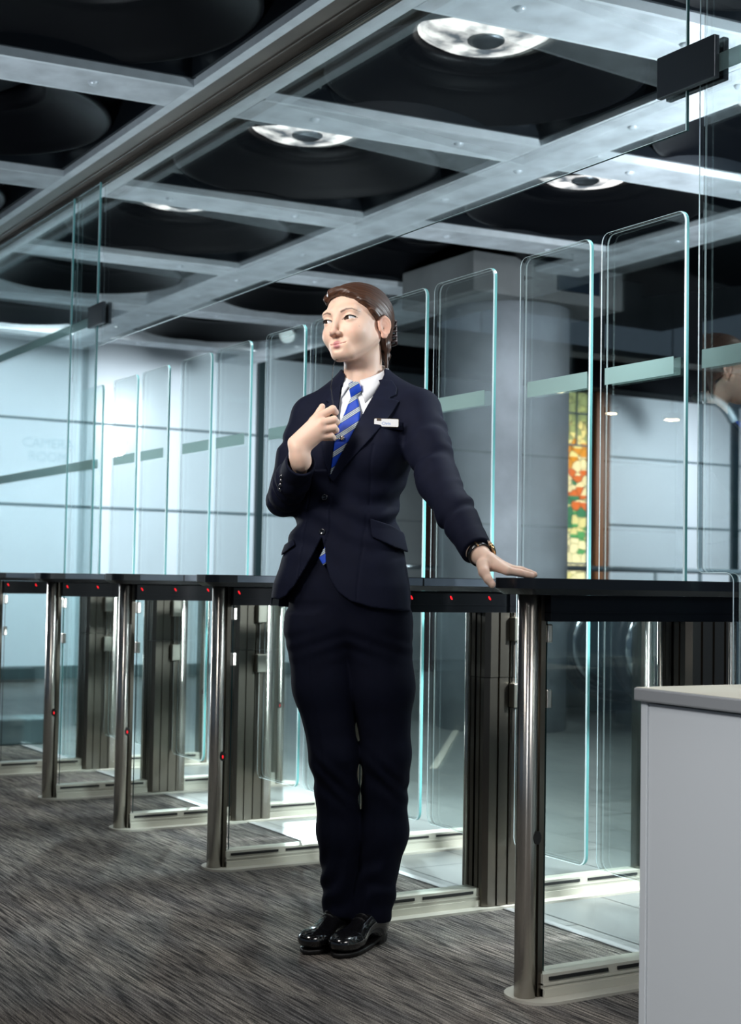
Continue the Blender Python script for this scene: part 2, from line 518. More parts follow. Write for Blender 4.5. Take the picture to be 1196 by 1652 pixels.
# ------------------------------------------------------------------ builders
class MB:
    def __init__(self):
        self.v = []
        self.f = []
        self.m = []
        self.sm = []

    def add(self, vs, fs, mi=0, smooth=False):
        o = len(self.v)
        self.v += [tuple(p) for p in vs]
        for f in fs:
            self.f.append([i + o for i in f])
            self.m.append(mi)
            self.sm.append(smooth)
        return self

    def box(self, x0, x1, y0, y1, z0, z1, mi=0):
        vs = [(x0, y0, z0), (x1, y0, z0), (x1, y1, z0), (x0, y1, z0), (x0, y0, z1), (x1, y0, z1), (x1, y1, z1), (x0, y1, z1)]
        fs = [(0, 3, 2, 1), (4, 5, 6, 7), (0, 1, 5, 4), (1, 2, 6, 5), (2, 3, 7, 6), (3, 0, 4, 7)]
        return self.add(vs, fs, mi)

    def prism(self, poly, h0, h1, axis='z', mi=0, cap_mi=None, smooth=False):
        """poly: list of 2D points; extruded along an axis from h0 to h1"""
        n = len(poly)

        def P(a, b, h):
            return {'z': (a, b, h), 'y': (a, h, b), 'x': (h, a, b)}[axis]
        vs = [P(a, b, h0) for a, b in poly] + [P(a, b, h1) for a, b in poly]
        fs = [(i, (i + 1) % n, n + (i + 1) % n, n + i) for i in range(n)]
        self.add(vs, fs, mi, smooth)
        o = len(self.v) - 2 * n
        cm = mi if cap_mi is None else cap_mi
        self.f.append([o + i for i in range(n)][::-1])
        self.m.append(cm)
        self.sm.append(False)
        self.f.append([o + n + i for i in range(n)])
        self.m.append(cm)
        self.sm.append(False)
        return self

    def lathe(self, prof, cx, cy, n=48, mi=0, smooth=True, z0=0.0, caps=False):
        k = len(prof)
        vs = []
        for i in range(n):
            a = 2 * math.pi * i / n
            for r, z in prof:
                vs.append((cx + r * math.cos(a), cy + r * math.sin(a), z0 + z))
        fs = []
        for i in range(n):
            j = (i + 1) % n
            for t in range(k - 1):
                fs.append((i * k + t, j * k + t, j * k + t + 1, i * k + t + 1))
        if caps:
            fs.append([i * k for i in range(n)][::-1])
            fs.append([i * k + k - 1 for i in range(n)])
        return self.add(vs, fs, mi, smooth)

    def tube(self, pts, r, n=12, mi=0, closed=False, flat=1.0):
        pts = [Vector(p) for p in pts]
        rs = r if isinstance(r, (list, tuple)) else [r] * len(pts)
        rings = []
        up = Vector((0, 0, 1))
        prev = None
        for i, p in enumerate(pts):
            if closed:
                t = (pts[(i + 1) % len(pts)] - pts[i - 1]).normalized()
            else:
                t = (pts[min(i + 1, len(pts) - 1)] - pts[max(i - 1, 0)]).normalized()
            if prev is None:
                a = up if abs(t.dot(up)) < 0.9 else Vector((1, 0, 0))
                u = t.cross(a).normalized()
            else:
                u = (prev - t * prev.dot(t)).normalized()
            prev = u
            w = t.cross(u)
            rings.append([p + (u * math.cos(2 * math.pi * k / n) + w * math.sin(2 * math.pi * k / n) * flat) * rs[i] for k in range(n)])
        vs = [q for ring in rings for q in ring]
        fs = []
        L = len(rings)
        for i in range(L if closed else L - 1):
            j = (i + 1) % L
            for k in range(n):
                fs.append((i * n + k, i * n + (k + 1) % n, j * n + (k + 1) % n, j * n + k))
        if not closed:
            fs.append([k for k in range(n)][::-1])
            fs.append([(L - 1) * n + k for k in range(n)])
        return self.add(vs, fs, mi, True)

    def build(self, name, mats, parent=None, bevel=0.0, seg=2):
        me = bpy.data.meshes.new(name)
        me.from_pydata(self.v, [], self.f)
        if not isinstance(mats, (list, tuple)):
            mats = [mats]
        for m in mats:
            me.materials.append(m)
        me.polygons.foreach_set('material_index', self.m)
        me.polygons.foreach_set('use_smooth', self.sm)
        me.validate()
        bm = bmesh.new()
        bm.from_mesh(me)
        bmesh.ops.recalc_face_normals(bm, faces=bm.faces)
        if bevel > 0:
            bmesh.ops.bevel(bm, geom=list(bm.edges), offset=bevel, segments=seg, affect='EDGES', profile=0.5, clamp_overlap=True)
        bm.to_mesh(me)
        bm.free()
        me.update()
        o = bpy.data.objects.new(name, me)
        col.objects.link(o)
        if parent is not None:
            o.parent = parent
        return o


def rrect(x0, x1, y0, y1, r, n=5, corners=(1, 1, 1, 1)):
    """rounded rectangle; corners order: (x0,y0) (x1,y0) (x1,y1) (x0,y1)"""
    out = []
    for (cx, cy, sx, sy, a0, on) in ((x0, y0, 1, 1, 180, corners[0]), (x1, y0, -1, 1, 270, corners[1]),
                                     (x1, y1, -1, -1, 0, corners[2]), (x0, y1, 1, -1, 90, corners[3])):
        if not on:
            out.append((cx, cy))
            continue
        for i in range(n + 1):
            a = math.radians(a0 + 90 * i / n)
            out.append((cx + sx * r + r * math.cos(a), cy + sy * r + r * math.sin(a)))
    return out


def tag(o, label=None, cat=None, group=None, kind=None):
    if label:
        o['label'] = label
    if cat:
        o['category'] = cat
    if group:
        o['group'] = group
    if kind:
        o['kind'] = kind
    return o


def empty(name, loc=(0, 0, 0), rz=0):
    o = bpy.data.objects.new(name, None)
    o.empty_display_size = 0.1
    col.objects.link(o)
    o.location = loc
    o.rotation_euler = (0, 0, rz)
    return o


def kids(o):
    return [c for c in bpy.data.objects if c.parent == o]


def copy_tree(o, parent=None):
    c = o.copy()
    col.objects.link(c)
    c.parent = parent
    for ch in kids(o):
        copy_tree(ch, c)
    return c


def struct(o):
    o['kind'] = 'structure'
    return o

# ------------------------------------------------------------------ setting: floor, walls, ceiling
YB = 2.62                        # line where carpet meets stone
struct(MB().box(-14.5, 3.0, -7.2, YB, -0.05, 0.0).build('floor', M['carpet']))
struct(MB().box(-13.5, 3.0, YB + 0.03, 16.0, -0.05, 0.0).build('floor', M['tiles']))
struct(MB().box(-13.5, 3.0, YB, YB + 0.03, -0.05, 0.003).build('trim_1', M['threshold']))
WX = -13.5
# thin pale strip across the stone floor
a = Vector((-6.39, 4.255, 0))
b = Vector((-12.4, 8.92, 0))
d = (b - a).normalized()
nrm = Vector((-d.y, d.x, 0)) * 0.02
struct(MB().prism([tuple((a - nrm).xy), tuple((b - nrm).xy), tuple((b + nrm).xy), tuple((a + nrm).xy)], -0.01, 0.003).build('trim_2', M['plate']))

# back wall, left stretch of large painted glass panels
struct(MB().box(WX - 0.15, WX, -7.2, 8.2, 0.12, 3.28).build('wall_back', M['wall']))
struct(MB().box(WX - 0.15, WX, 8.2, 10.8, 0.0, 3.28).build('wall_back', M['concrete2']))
struct(MB().box(WX - 0.15, WX, 11.39, 16.0, 0.12, 3.28).build('wall_back', M['wall']))
struct(MB().box(WX - 0.14, WX + 0.02, -7.2, 8.2, 0.0, 0.12).build('baseboard_back', M['skirt']))
struct(MB().box(WX - 0.14, WX + 0.02, 11.39, 16.0, 0.0, 0.12).build('baseboard_back', M['skirt']))
sm = MB()
for z in (0.84, 1.65, 2.47):
    sm.box(WX, WX + 0.012, -7.2, 8.2, z - 0.012, z + 0.012)
    sm.box(WX, WX + 0.012, 11.39, 16, z + 0.06 - 0.012, z + 0.06 + 0.012)
for y in (4.85, 12.95):
    sm.box(WX, WX + 0.012, y - 0.03, y + 0.03, 0.12, 3.28)
struct(sm.build('trim_3', M['seam']))
struct(MB().box(WX, WX + 0.06, 6.71, 6.79, 0.0, 3.28).build('trim_4', M['frame_dark']))
struct(MB().box(WX, WX + 0.06, 13.46, 13.56, 0.0, 3.28).build('trim_5', M['frame_dark']))
struct(MB().box(WX, WX + 0.05, 8.82, 8.95, 0.0, 3.28).build('trim_6', M['wood_dark']))
struct(MB().box(WX - 0.1, WX + 0.1, 11.19, 11.39, 0.0, 3.4).build('trim_7', M['wood']))
struct(MB().box(WX - 0.1, WX + 0.03, 11.10, 11.19, 0.0, 3.3).build('trim_8', M['concrete']))
sp = MB().box(WX - 0.05, WX + 0.01, 10.80, 11.10, 0.9, 3.26).build('stained_glass_panel', M['stained'])
tag(sp, 'tall yellow, orange and green stained glass strip beside the round concrete column', 'stained glass')
for z in (1.16, 1.22, 2.62, 3.0):
    MB().box(WX + 0.01, WX + 0.03, 10.79, 11.11, z, z + 0.02).build('glazing_bar', M['seam'], sp)
MB().box(WX + 0.01, WX + 0.03, 10.93, 10.95, 2.64, 3.26).build('glazing_bar', M['seam'], sp)
struct(MB().box(WX - 0.3, WX + 0.4, -7.2, 16, 3.28, 3.75).build('wall_upper', M['void']))
struct(MB().box(WX - 0.3, 3.0, -7.2, 16, 4.2, 4.3).build('ceiling', M['void']))
struct(MB().box(-14.5, 3.0, 15.9, 16.1, 0, 4.2).build('wall_far', M['void']))

# faint lettering on the wall panels
def text_obj(name, s, size, loc, rot, mat, parent=None, extrude=0.0008, align='CENTER'):
    cu = bpy.data.curves.new(name, 'FONT')
    cu.body = s
    cu.size = size
    cu.extrude = extrude
    cu.align_x = align
    t = bpy.data.objects.new(name, cu)
    col.objects.link(t)
    bpy.context.view_layer.update()
    dg = bpy.context.evaluated_depsgraph_get()
    me = bpy.data.meshes.new_from_object(t.evaluated_get(dg))
    bpy.data.objects.remove(t)
    me.name = name
    me.materials.clear()
    me.materials.append(mat)
    o = bpy.data.objects.new(name, me)
    col.objects.link(o)
    o.location = loc
    o.rotation_euler = rot
    if parent is not None:
        o.parent = parent
    return o


M['faint'] = pmat('faint_lettering', (0.36, 0.52, 0.60), 0.4)
M['pale_letter'] = pmat('pale_lettering', (0.75, 0.86, 0.92), 0.4)
R90 = math.radians(90)
t = text_obj('wall_lettering', 'CAMERA\nROOM', 0.13, (WX + 0.003, 4.5, 2.2), (R90, 0, R90), M['faint'])
tag(t, 'faint grey two-line lettering on the pale wall at far left', 'lettering')
t = text_obj('wall_lettering', 'Duels', 0.11, (WX + 0.003, 6.5, 2.80), (R90, 0, R90), M['pale_letter'])
tag(t, 'faint white word on the pale wall left of the dark mullion', 'lettering')
t = text_obj('wall_lettering', 'Duels', 0.11, (WX + 0.003, 7.25, 2.78), (R90, 0, R90), M['pale_letter'])
tag(t, 'faint white word on the pale wall right of the dark mullion, by the guard\'s shoulder', 'lettering')

# handrail before the right part of the back wall
h = empty('handrail', (-12.6, 9.5, 0))
MB().tube([(0, 0.3, 1.16), (0, 5.2, 1.16)], 0.03).build('rail', M['seam'], h)
for y in (0.5, 1.9, 3.3, 4.7):
    MB().tube([(0, y, 0), (0, y, 1.16)], 0.02).build('post', M['seam'], h)
tag(h, 'dark horizontal handrail before the stained glass and pale wall', 'handrail')
h = empty('handrail', (-12.6, 7.2, 0))
MB().tube([(0, 0.3, 1.13), (0, 1.9, 1.13)], 0.025).build('rail', M['chrome'], h)
for y in (0.4, 1.8):
    MB().tube([(0, y, 0), (0, y, 1.13)], 0.02).build('post', M['chrome'], h)
tag(h, 'pale metal handrail seen between the guard and the concrete column', 'handrail')

# round concrete column with square cap
c = empty('concrete_column', (-8.05, 5.9, 0))
MB().lathe([(0.44, 0), (0.44, 2.84)], 0, 0, 64, caps=True).build('shaft', M['concrete'], c)
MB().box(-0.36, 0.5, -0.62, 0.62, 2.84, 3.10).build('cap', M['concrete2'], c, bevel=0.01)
MB().box(0.5, 0.52, 0.05, 0.40, 2.92, 3.08).build('fixing_plate', M['flange'], c)
tag(c, 'thick round grey concrete column with a square cap', 'column')

# concrete downstand behind it
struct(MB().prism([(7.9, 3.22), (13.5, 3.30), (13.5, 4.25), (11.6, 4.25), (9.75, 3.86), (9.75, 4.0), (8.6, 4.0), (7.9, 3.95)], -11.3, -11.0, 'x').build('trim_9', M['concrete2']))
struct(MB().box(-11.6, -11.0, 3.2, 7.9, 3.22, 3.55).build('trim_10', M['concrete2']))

# curved grey duct, top right
duct = MB()
pts = [(-12.2, 11.75 + 0.5 * math.sin(t), 2.72 + 0.42 * math.cos(t)) for t in [math.radians(q) for q in range(-15, 66, 8)]]
duct.tube(pts, 0.055)
o = duct.build('curved_pipe', M['seam'])
MB().tube([(-12.2, 11.75, 3.14), (-12.2, 11.75, 4.21)], 0.012, 8).build('hanger', M['void'], o)
tag(o, 'curved pale grey pipe hanging at the far right edge', 'pipe')

# ------------------------------------------------------------------ escalators beyond the gates
def escalator_side(x, y0, label):
    e = empty('escalator_balustrade', (x, y0, 0))
    R = 0.35
    zc = 0.57
    path = []
    for i in range(0, 19):
        a = math.radians(90 + 10 * i)
        path.append((0, R + R * math.cos(a), zc + R * math.sin(a)))
    top = [(0, 4.0, zc + R + 0.0)]
    bot = [(0, 0.9, 0.12), (0, 1.3, 0.05)]
    full = top + path + bot
    MB().tube(full, 0.05, 14, flat=0.8).build('handrail_belt', M['rubber'], e)
    inner = [(0, p[1] + (0.07 if p[1] < R else 0.0), p[2]) for p in path]
    inner = []
    for i in range(0, 19):
        a = math.radians(90 + 10 * i)
        inner.append((0.0, R + (R - 0.085) * math.cos(a), zc + (R - 0.085) * math.sin(a)))
    MB().tube([(0, 4.0, zc + R - 0.085)] + inner, 0.042, 12).build('newel_trim', M['chrome'], e)
    MB().prism([(0.2, 0.1), (4.0, 0.1), (4.0, zc + R - 0.1), (0.3, zc + R - 0.1), (0.14, zc)], -0.008, 0.008, 'x').build('side_panel', M['frame_dark'], e)
    MB().box(-0.10, 0.10, 0.55, 4.0, 0.0, 0.22).build('skirt', M['frame_dark'], e)
    tag(e, label, 'escalator balustrade', 'escalator balustrades beyond the gates')
    return e


escalator_side(-9.22, 6.32, 'escalator handrail loop seen between the guard\'s leg and the dark gate column')
escalator_side(-7.9, 6.32, 'escalator handrail loop nearest the near steel post, behind side glass')
escalator_side(-7.35, 6.32, 'escalator handrail loop above the white desk corner, rightmost')

# low grey box on the stone floor, far left
o = MB().box(-0.12, 0.12, -0.28, 0.12, 0, 0.15).build('floor_box', M['skirt'], None, bevel=0.01)
o.location = (-8.35, 2.75, 0)
tag(o, 'low grey box on the floor behind the leftmost gate', 'box')
o = MB().box(-0.12, 0.12, -0.28, 0.3, 0, 0.13).build('bench_plinth', M['frame_dark'], None, bevel=0.01)
o.location = (-13.2, 4.0, 0)
tag(o, 'small dark block at the foot of the pale wall, far left', 'box')

# ------------------------------------------------------------------ ceiling grid
ZC = 3.02
SL = 0.09
AY = [(-0.95, -0.63), (0.74, 1.05), (2.42, 2.74), (4.12, 4.44), (5.77, 6.12)]     # beams along x
BX = [(-3.81, -4.20), (-5.36, -5.67), (-6.98, -7.29), (-8.58, -8.89), (-10.18, -10.49), (-11.78, -12.09)]  # at y = 4.1
BX = [(-0.6, -0.9), (-2.2, -2.5)] + BX


def bx(x, y):
    return x + SL * (y - 4.1)


tn = 20
bolt_src = None


def bolts(parent, pts):
    global bolt_src
    for p in pts:
        if bolt_src is None:
            bolt_src = MB().lathe([(0.0, -0.012), (0.016, -0.010), (0.024, 0.0), (0.024, 0.004)], 0, 0, 16).build('bolt', M['bolt'], parent)
            bo = bolt_src
        else:
            bo = bolt_src.copy()
            col.objects.link(bo)
            bo.parent = parent
        bo.location = p


for i, (y0, y1) in enumerate(AY):
    x1 = 1.0 if y1 < 3 else (-3.0 if y1 < 5 else -5.2)
    x1 = 1.0
    if i == 2:
        continue
    m = MB().box(-12.5, x1, y0 + 0.02, y1 - 0.02, ZC, ZC + 0.07, 0)
    m.box(-12.5, x1, y0, y0 + 0.02, ZC + 0.002, ZC + 0.085, 1)
    m.box(-12.5, x1, y1 - 0.02, y1, ZC + 0.002, ZC + 0.085, 1)
    o = struct(m.build('trim_%d' % tn, [M['beam'], M['beam_lip']]))
    tn += 1
    bolts(o, [(x + q, (y0 + y1) / 2, ZC - 0.001) for x in (-10.9, -9.3, -7.7, -6.1, -4.6, -3.0) for q in (-0.3, 0.35)])
# brown slotted track over the gate line with a pale strip each side
m = MB().box(-12.5, 1.0, 2.42, 2.465, ZC, ZC + 0.08, 0)
m.box(-12.5, 1.0, 2.665, 2.735, ZC, ZC + 0.08, 0)
struct(m.build('trim_%d' % tn, M['beam_lip']))
tn += 1
m = MB().box(-12.5, 1.0, 2.465, 2.665, ZC + 0.05, ZC + 0.08)
m.box(-12.5, 1.0, 2.465, 2.48, ZC + 0.004, ZC + 0.06)
m.box(-12.5, 1.0, 2.553, 2.562, ZC + 0.01, ZC + 0.06)
m.box(-12.5, 1.0, 2.65, 2.665, ZC + 0.004, ZC + 0.06)
m.box(-12.5, 1.0, 2.48, 2.553, ZC + 0.015, ZC + 0.05)
tr = struct(m.build('trim_%d' % tn, M['track']))
tn += 1
# beams across, in stretches between the long ones
for (xn, xf) in BX:
    m = MB()
    for j in range(len(AY) - 1):
        ya, yb = AY[j][1], AY[j + 1][0]
        if j == len(AY) - 2 and xn > -3.0:
            continue
        pl = [(bx(xf, ya), ya), (bx(xn, ya), ya), (bx(xn, yb), yb), (bx(xf, yb), yb)]
        m.prism([(pl[0][0] + 0.02, ya), (pl[1][0] - 0.02, ya), (pl[2][0] - 0.02, yb), (pl[3][0] + 0.02, yb)], ZC + 0.001, ZC + 0.07, 'z', 0)
        m.prism([pl[0], (pl[0][0] + 0.02, ya), (pl[3][0] + 0.02, yb), pl[3]], ZC + 0.003, ZC + 0.085, 'z', 1)
        m.prism([(pl[1][0] - 0.02, ya), pl[1], pl[2], (pl[2][0] - 0.02, yb)], ZC - 0.004, ZC + 0.085, 'z', 1)
    o = struct(m.build('trim_%d' % tn, [M['beam'], M['beam_lip']]))
    tn += 1
    bolts(o, [(bx((xn + xf) / 2, y), y, ZC - 0.001) for y in (1.4, 2.05, 3.05, 3.78, 4.75, 5.45)])

# black perforated rails along the beams of the bays
def perf_rail(p0, p1, side):
    m = MB()
    a = Vector(p0)
    b = Vector(p1)
    L = (b - a).length
    d = (b - a).normalized()
    n = Vector((-d.y, d.x)) * side
    z0, z1 = ZC + 0.03, ZC + 0.10

    def strip(s0, s1, w0, w1, za, zb):
        q = [a + d * s0 + n * w0, a + d * s1 + n * w0, a + d * s1 + n * w1, a + d * s0 + n * w1]
        m.prism([tuple(v) for v in q], za, zb)
    strip(0, L, 0.0, 0.012, z0, z0 + 0.012)
    strip(0, L, 0.0, 0.012, z1 - 0.012, z1)
    k = 0.0
    while k < L:
        strip(k, min(L, k + 0.022), 0.0, 0.012, z0 + 0.012, z1 - 0.012)
        k += 0.045
    strip(0, L, 0.012, 0.014, z0, z1 + 0.1)
    return m


bays = []
for j in range(len(AY) - 1):
    ya, yb = AY[j][1], AY[j + 1][0]
    for k in range(len(BX) - 1):
        x0, x1 = BX[k + 1][0], BX[k][1]      # near edge of next, far edge of this
        ym = (ya + yb) / 2
        bays.append((bx((x0 + x1) / 2, ym), ym, ya, yb, x0, x1, j, k))
m = MB()
for (cx, cy, ya, yb, x0, x1, j, k) in bays:
    if k > 4:
        continue
    for mm in (perf_rail((bx(x0, yb), yb - 0.004), (bx(x1, yb), yb - 0.004), -1),
               perf_rail((bx(x0, ya), ya + 0.004), (bx(x1, ya), ya + 0.004), 1),
               perf_rail((bx(x0, ya) + 0.006, ya), (bx(x0, yb) + 0.006, yb), -1)):
        m.add(mm.v, mm.f)
struct(m.build('trim_%d' % tn, M['rail_black']))
tn += 1

# round black domes, one to a bay
ZR = 3.065
DR = 0.655
prof = [(DR + 0.012, 0.012), (DR + 0.014, 0.0), (DR, -0.004), (DR - 0.012, 0.0), (0.62, 0.016), (0.58, 0.036), (0.54, 0.056), (0.50, 0.075), (0.46, 0.094),
        (0.42, 0.112), (0.38, 0.129), (0.372, 0.129), (0.368, 0.136), (0.34, 0.148), (0.31, 0.165), (0.285, 0.20)]
outer = [(0.285, 0.20), (0.42, 0.20), (0.60, 0.09), (DR + 0.012, 0.012)]


def corner_plate(ya, yb, x0, x1, cx, cy):
    """square plate with a round hole filling the bay above the dome"""
    m = MB()
    n = 48
    inner = []
    outer_ = []
    for i in range(n):
        a = 2 * math.pi * i / n
        c, s = math.cos(a), math.sin(a)
        hw = (x1 - x0) / 2 - 0.02
        hh = (yb - ya) / 2 - 0.02
        t = min(hw / max(1e-6, abs(c)), hh / max(1e-6, abs(s)))
        t = max(t, 0.62)
        inner.append((0.60 * c, 0.60 * s, 0.13))
        outer_.append((t * c, t * s, 0.13))
    vs = inner + outer_
    fs = [(i, (i + 1) % n, n + (i + 1) % n, n + i) for i in range(n)]
    vs2 = [(x, y, z + 0.012) for x, y, z in vs]
    m.add(vs, fs)
    m.add(vs2, [f[::-1] for f in fs])
    return m


proto = None
names = {}
order = 0
rowname = {0: 'front row of bays over the carpet', 1: 'row just this side of the brown track', 2: 'row just beyond the brown track', 3: 'back row of bays'}
colname = {2: 'nearest the camera', 3: 'second from the camera', 4: 'third from the camera', 5: 'fourth from the camera', 6: 'farthest from the camera', 1: 'overhead, partly out of view', 0: 'above the desk, out of view'}
for (cx, cy, ya, yb, x0, x1, j, k) in bays:
    if k < 1 or (k == 1 and j != 2):
        continue
    if j == 0 and k < 3:
        continue
    lit = (j == 2 and k <= 4) or (j == 3 and k <= 3)
    if proto is None:
        r = empty('ceiling_dome')
        MB().lathe(prof + outer, 0, 0, 72).build('bowl', M['dome'], r)
        MB().lathe([(0.285, 0.198), (0.22, 0.16), (0.10, 0.152), (0.0, 0.15)][::-1], 0, 0, 48).build('reflector', M['reflector'], r)
        MB().lathe([(0.0, 0.135), (0.065, 0.137), (0.077, 0.145), (0.08, 0.165)], 0, 0, 32).build('hub', M['clamp'], r)
        corner_plate(ya, yb, x0, x1, cx, cy).build('mounting_plate', M['flange'], r)
        for (gx, gy, sx, sy) in ((-0.56, 0.62, 1, -1), (0.50, -0.64, -1, 1)):
            MB().prism([(gx, gy), (gx + 0.16 * sx, gy), (gx, gy + 0.14 * sy)], 0.06, 0.066).build('corner_bracket', M['white_metal'], r)
        proto = r
        ref = [q for q in kids(r) if q.name.startswith('reflector')][0]
        names['on'] = ref.data
        names['off'] = ref.data.copy()
        names['off'].materials.clear()
        names['off'].materials.append(M['dome'])
    else:
        r = copy_tree(proto)
    r.location = (cx, cy, ZR)
    for ch in kids(r):
        if ch.name.startswith('reflector'):
            ch.data = names['on']
    if not lit:
        for ch in kids(r):
            if ch.name.startswith('reflector'):
                ch.data = names['off']
    tag(r, ('lit' if lit else 'dark') + ' black ceiling dome, ' + rowname[j] + ', ' + colname[k], 'ceiling dome', 'black domes in the ceiling grid')
    if lit:
        if j == 2:
            lamp_spot('dome_lamp', (cx, cy, ZR + 0.1), (cx - 0.15, 3.05, 0), 900, 34, 0.6, (0.88, 0.96, 1.0), 0.15)
        lamp_spot('dome_lamp', (cx, cy, ZR + 0.1), (cx, cy, 0), {2: 260, 3: 160}[j], 95, 0.5, (0.86, 0.95, 1.0), 0.2)
    elif j == 1 and k in (3, 4, 5):
        lamp_spot('dome_lamp', (cx, cy, ZR + 0.1), (cx, cy, 0), 14, 110, 0.8, (1.0, 0.9, 0.75), 0.2)

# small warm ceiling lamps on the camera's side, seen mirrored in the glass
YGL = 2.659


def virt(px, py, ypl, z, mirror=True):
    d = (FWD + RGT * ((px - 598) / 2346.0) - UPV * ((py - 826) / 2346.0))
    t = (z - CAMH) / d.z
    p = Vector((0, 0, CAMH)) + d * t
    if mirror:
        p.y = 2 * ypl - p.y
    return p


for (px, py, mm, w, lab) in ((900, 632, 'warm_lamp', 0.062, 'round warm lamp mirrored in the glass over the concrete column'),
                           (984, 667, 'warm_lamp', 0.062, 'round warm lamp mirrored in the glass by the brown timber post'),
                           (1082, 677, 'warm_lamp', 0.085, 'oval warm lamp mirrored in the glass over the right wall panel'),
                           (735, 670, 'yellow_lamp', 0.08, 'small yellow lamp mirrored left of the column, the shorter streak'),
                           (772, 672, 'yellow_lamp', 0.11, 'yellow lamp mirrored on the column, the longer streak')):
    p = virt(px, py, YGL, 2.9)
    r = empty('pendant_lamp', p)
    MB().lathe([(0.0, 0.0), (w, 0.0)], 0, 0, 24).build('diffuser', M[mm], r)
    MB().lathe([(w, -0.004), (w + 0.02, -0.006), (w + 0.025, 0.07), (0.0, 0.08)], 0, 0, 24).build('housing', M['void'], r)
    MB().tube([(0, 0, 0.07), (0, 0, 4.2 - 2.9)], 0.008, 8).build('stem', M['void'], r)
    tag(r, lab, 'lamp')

# ------------------------------------------------------------------ gates
X0, SP, Y0, YG = -2.767, 0.8595, 2.108, 2.665
ZT, ZS = 0.9856, 0.947          # counter top and its underside
ZF = 0.884                      # underside of the fascia


def inset_poly(poly, d):
    """offset a counter-clockwise outline inwards"""
    n = len(poly)
    out = []
    for i in range(n):
        p0, p1, p2 = Vector(poly[i - 1]), Vector(poly[i]), Vector(poly[(i + 1) % n])
        a = (p1 - p0).normalized()
        b = (p2 - p1).normalized()
        na, nb = Vector((-a.y, a.x)), Vector((-b.y, b.x))
        q = (na + nb).normalized()
        out.append(tuple(p1 + q * d / max(0.5, q.dot(na))))
    return out


def glass_plate(poly, y, th, name, parent, mat='glass', edge='edge', ar=0.0016, rim=0.0055):
    if sum(poly[i - 1][0] * poly[i][1] - poly[i][0] * poly[i - 1][1] for i in range(len(poly))) < 0:
        poly = poly[::-1]
    q = [(a[0], b[1] + (a[1] - b[1]) * 0.35) for a, b in zip(inset_poly(poly, rim), poly)]
    n = len(poly)
    h = th / 2
    m = MB()
    vs = [(x, y - h, z) for x, z in q] + [(x, y - h + ar, z) for x, z in poly] + [(x, y + h - ar, z) for x, z in poly] + [(x, y + h, z) for x, z in q]
    for r in range(3):
        fs = [(r * n + i, r * n + (i + 1) % n, (r + 1) * n + (i + 1) % n, (r + 1) * n + i) for i in range(n)]
        if r == 0:
            m.add(vs, fs, 2)
        else:
            m.f += fs
            m.m += [1 if r == 1 else 0] * n
            m.sm += [False] * n
    m.f += [list(range(n))[::-1], [3 * n + i for i in range(n)]]
    m.m += [0, 0]
    m.sm += [False, False]
    return m.build(name, [M[mat], M[edge], M['edge_glint']], parent)


def leaf(parent, xa, xb, hinge_x, th=0.012):
    yy = YG - Y0
    poly = rrect(xa, xb, 0.18, 1.968, 0.03, 5)
    g = glass_plate(poly, yy, th, 'gate_leaf', parent)
    fa, fb = xa + 0.045, xb - 0.012
    if hinge_x > (xa + xb) / 2:
        fa, fb = xa + 0.022, xb - 0.045
    MB().box(fa, fb, yy - th / 2 - 0.0012, yy - th / 2 - 0.0002, 1.535, 1.582).build('frosted_band', M['frost'], g)
    return g


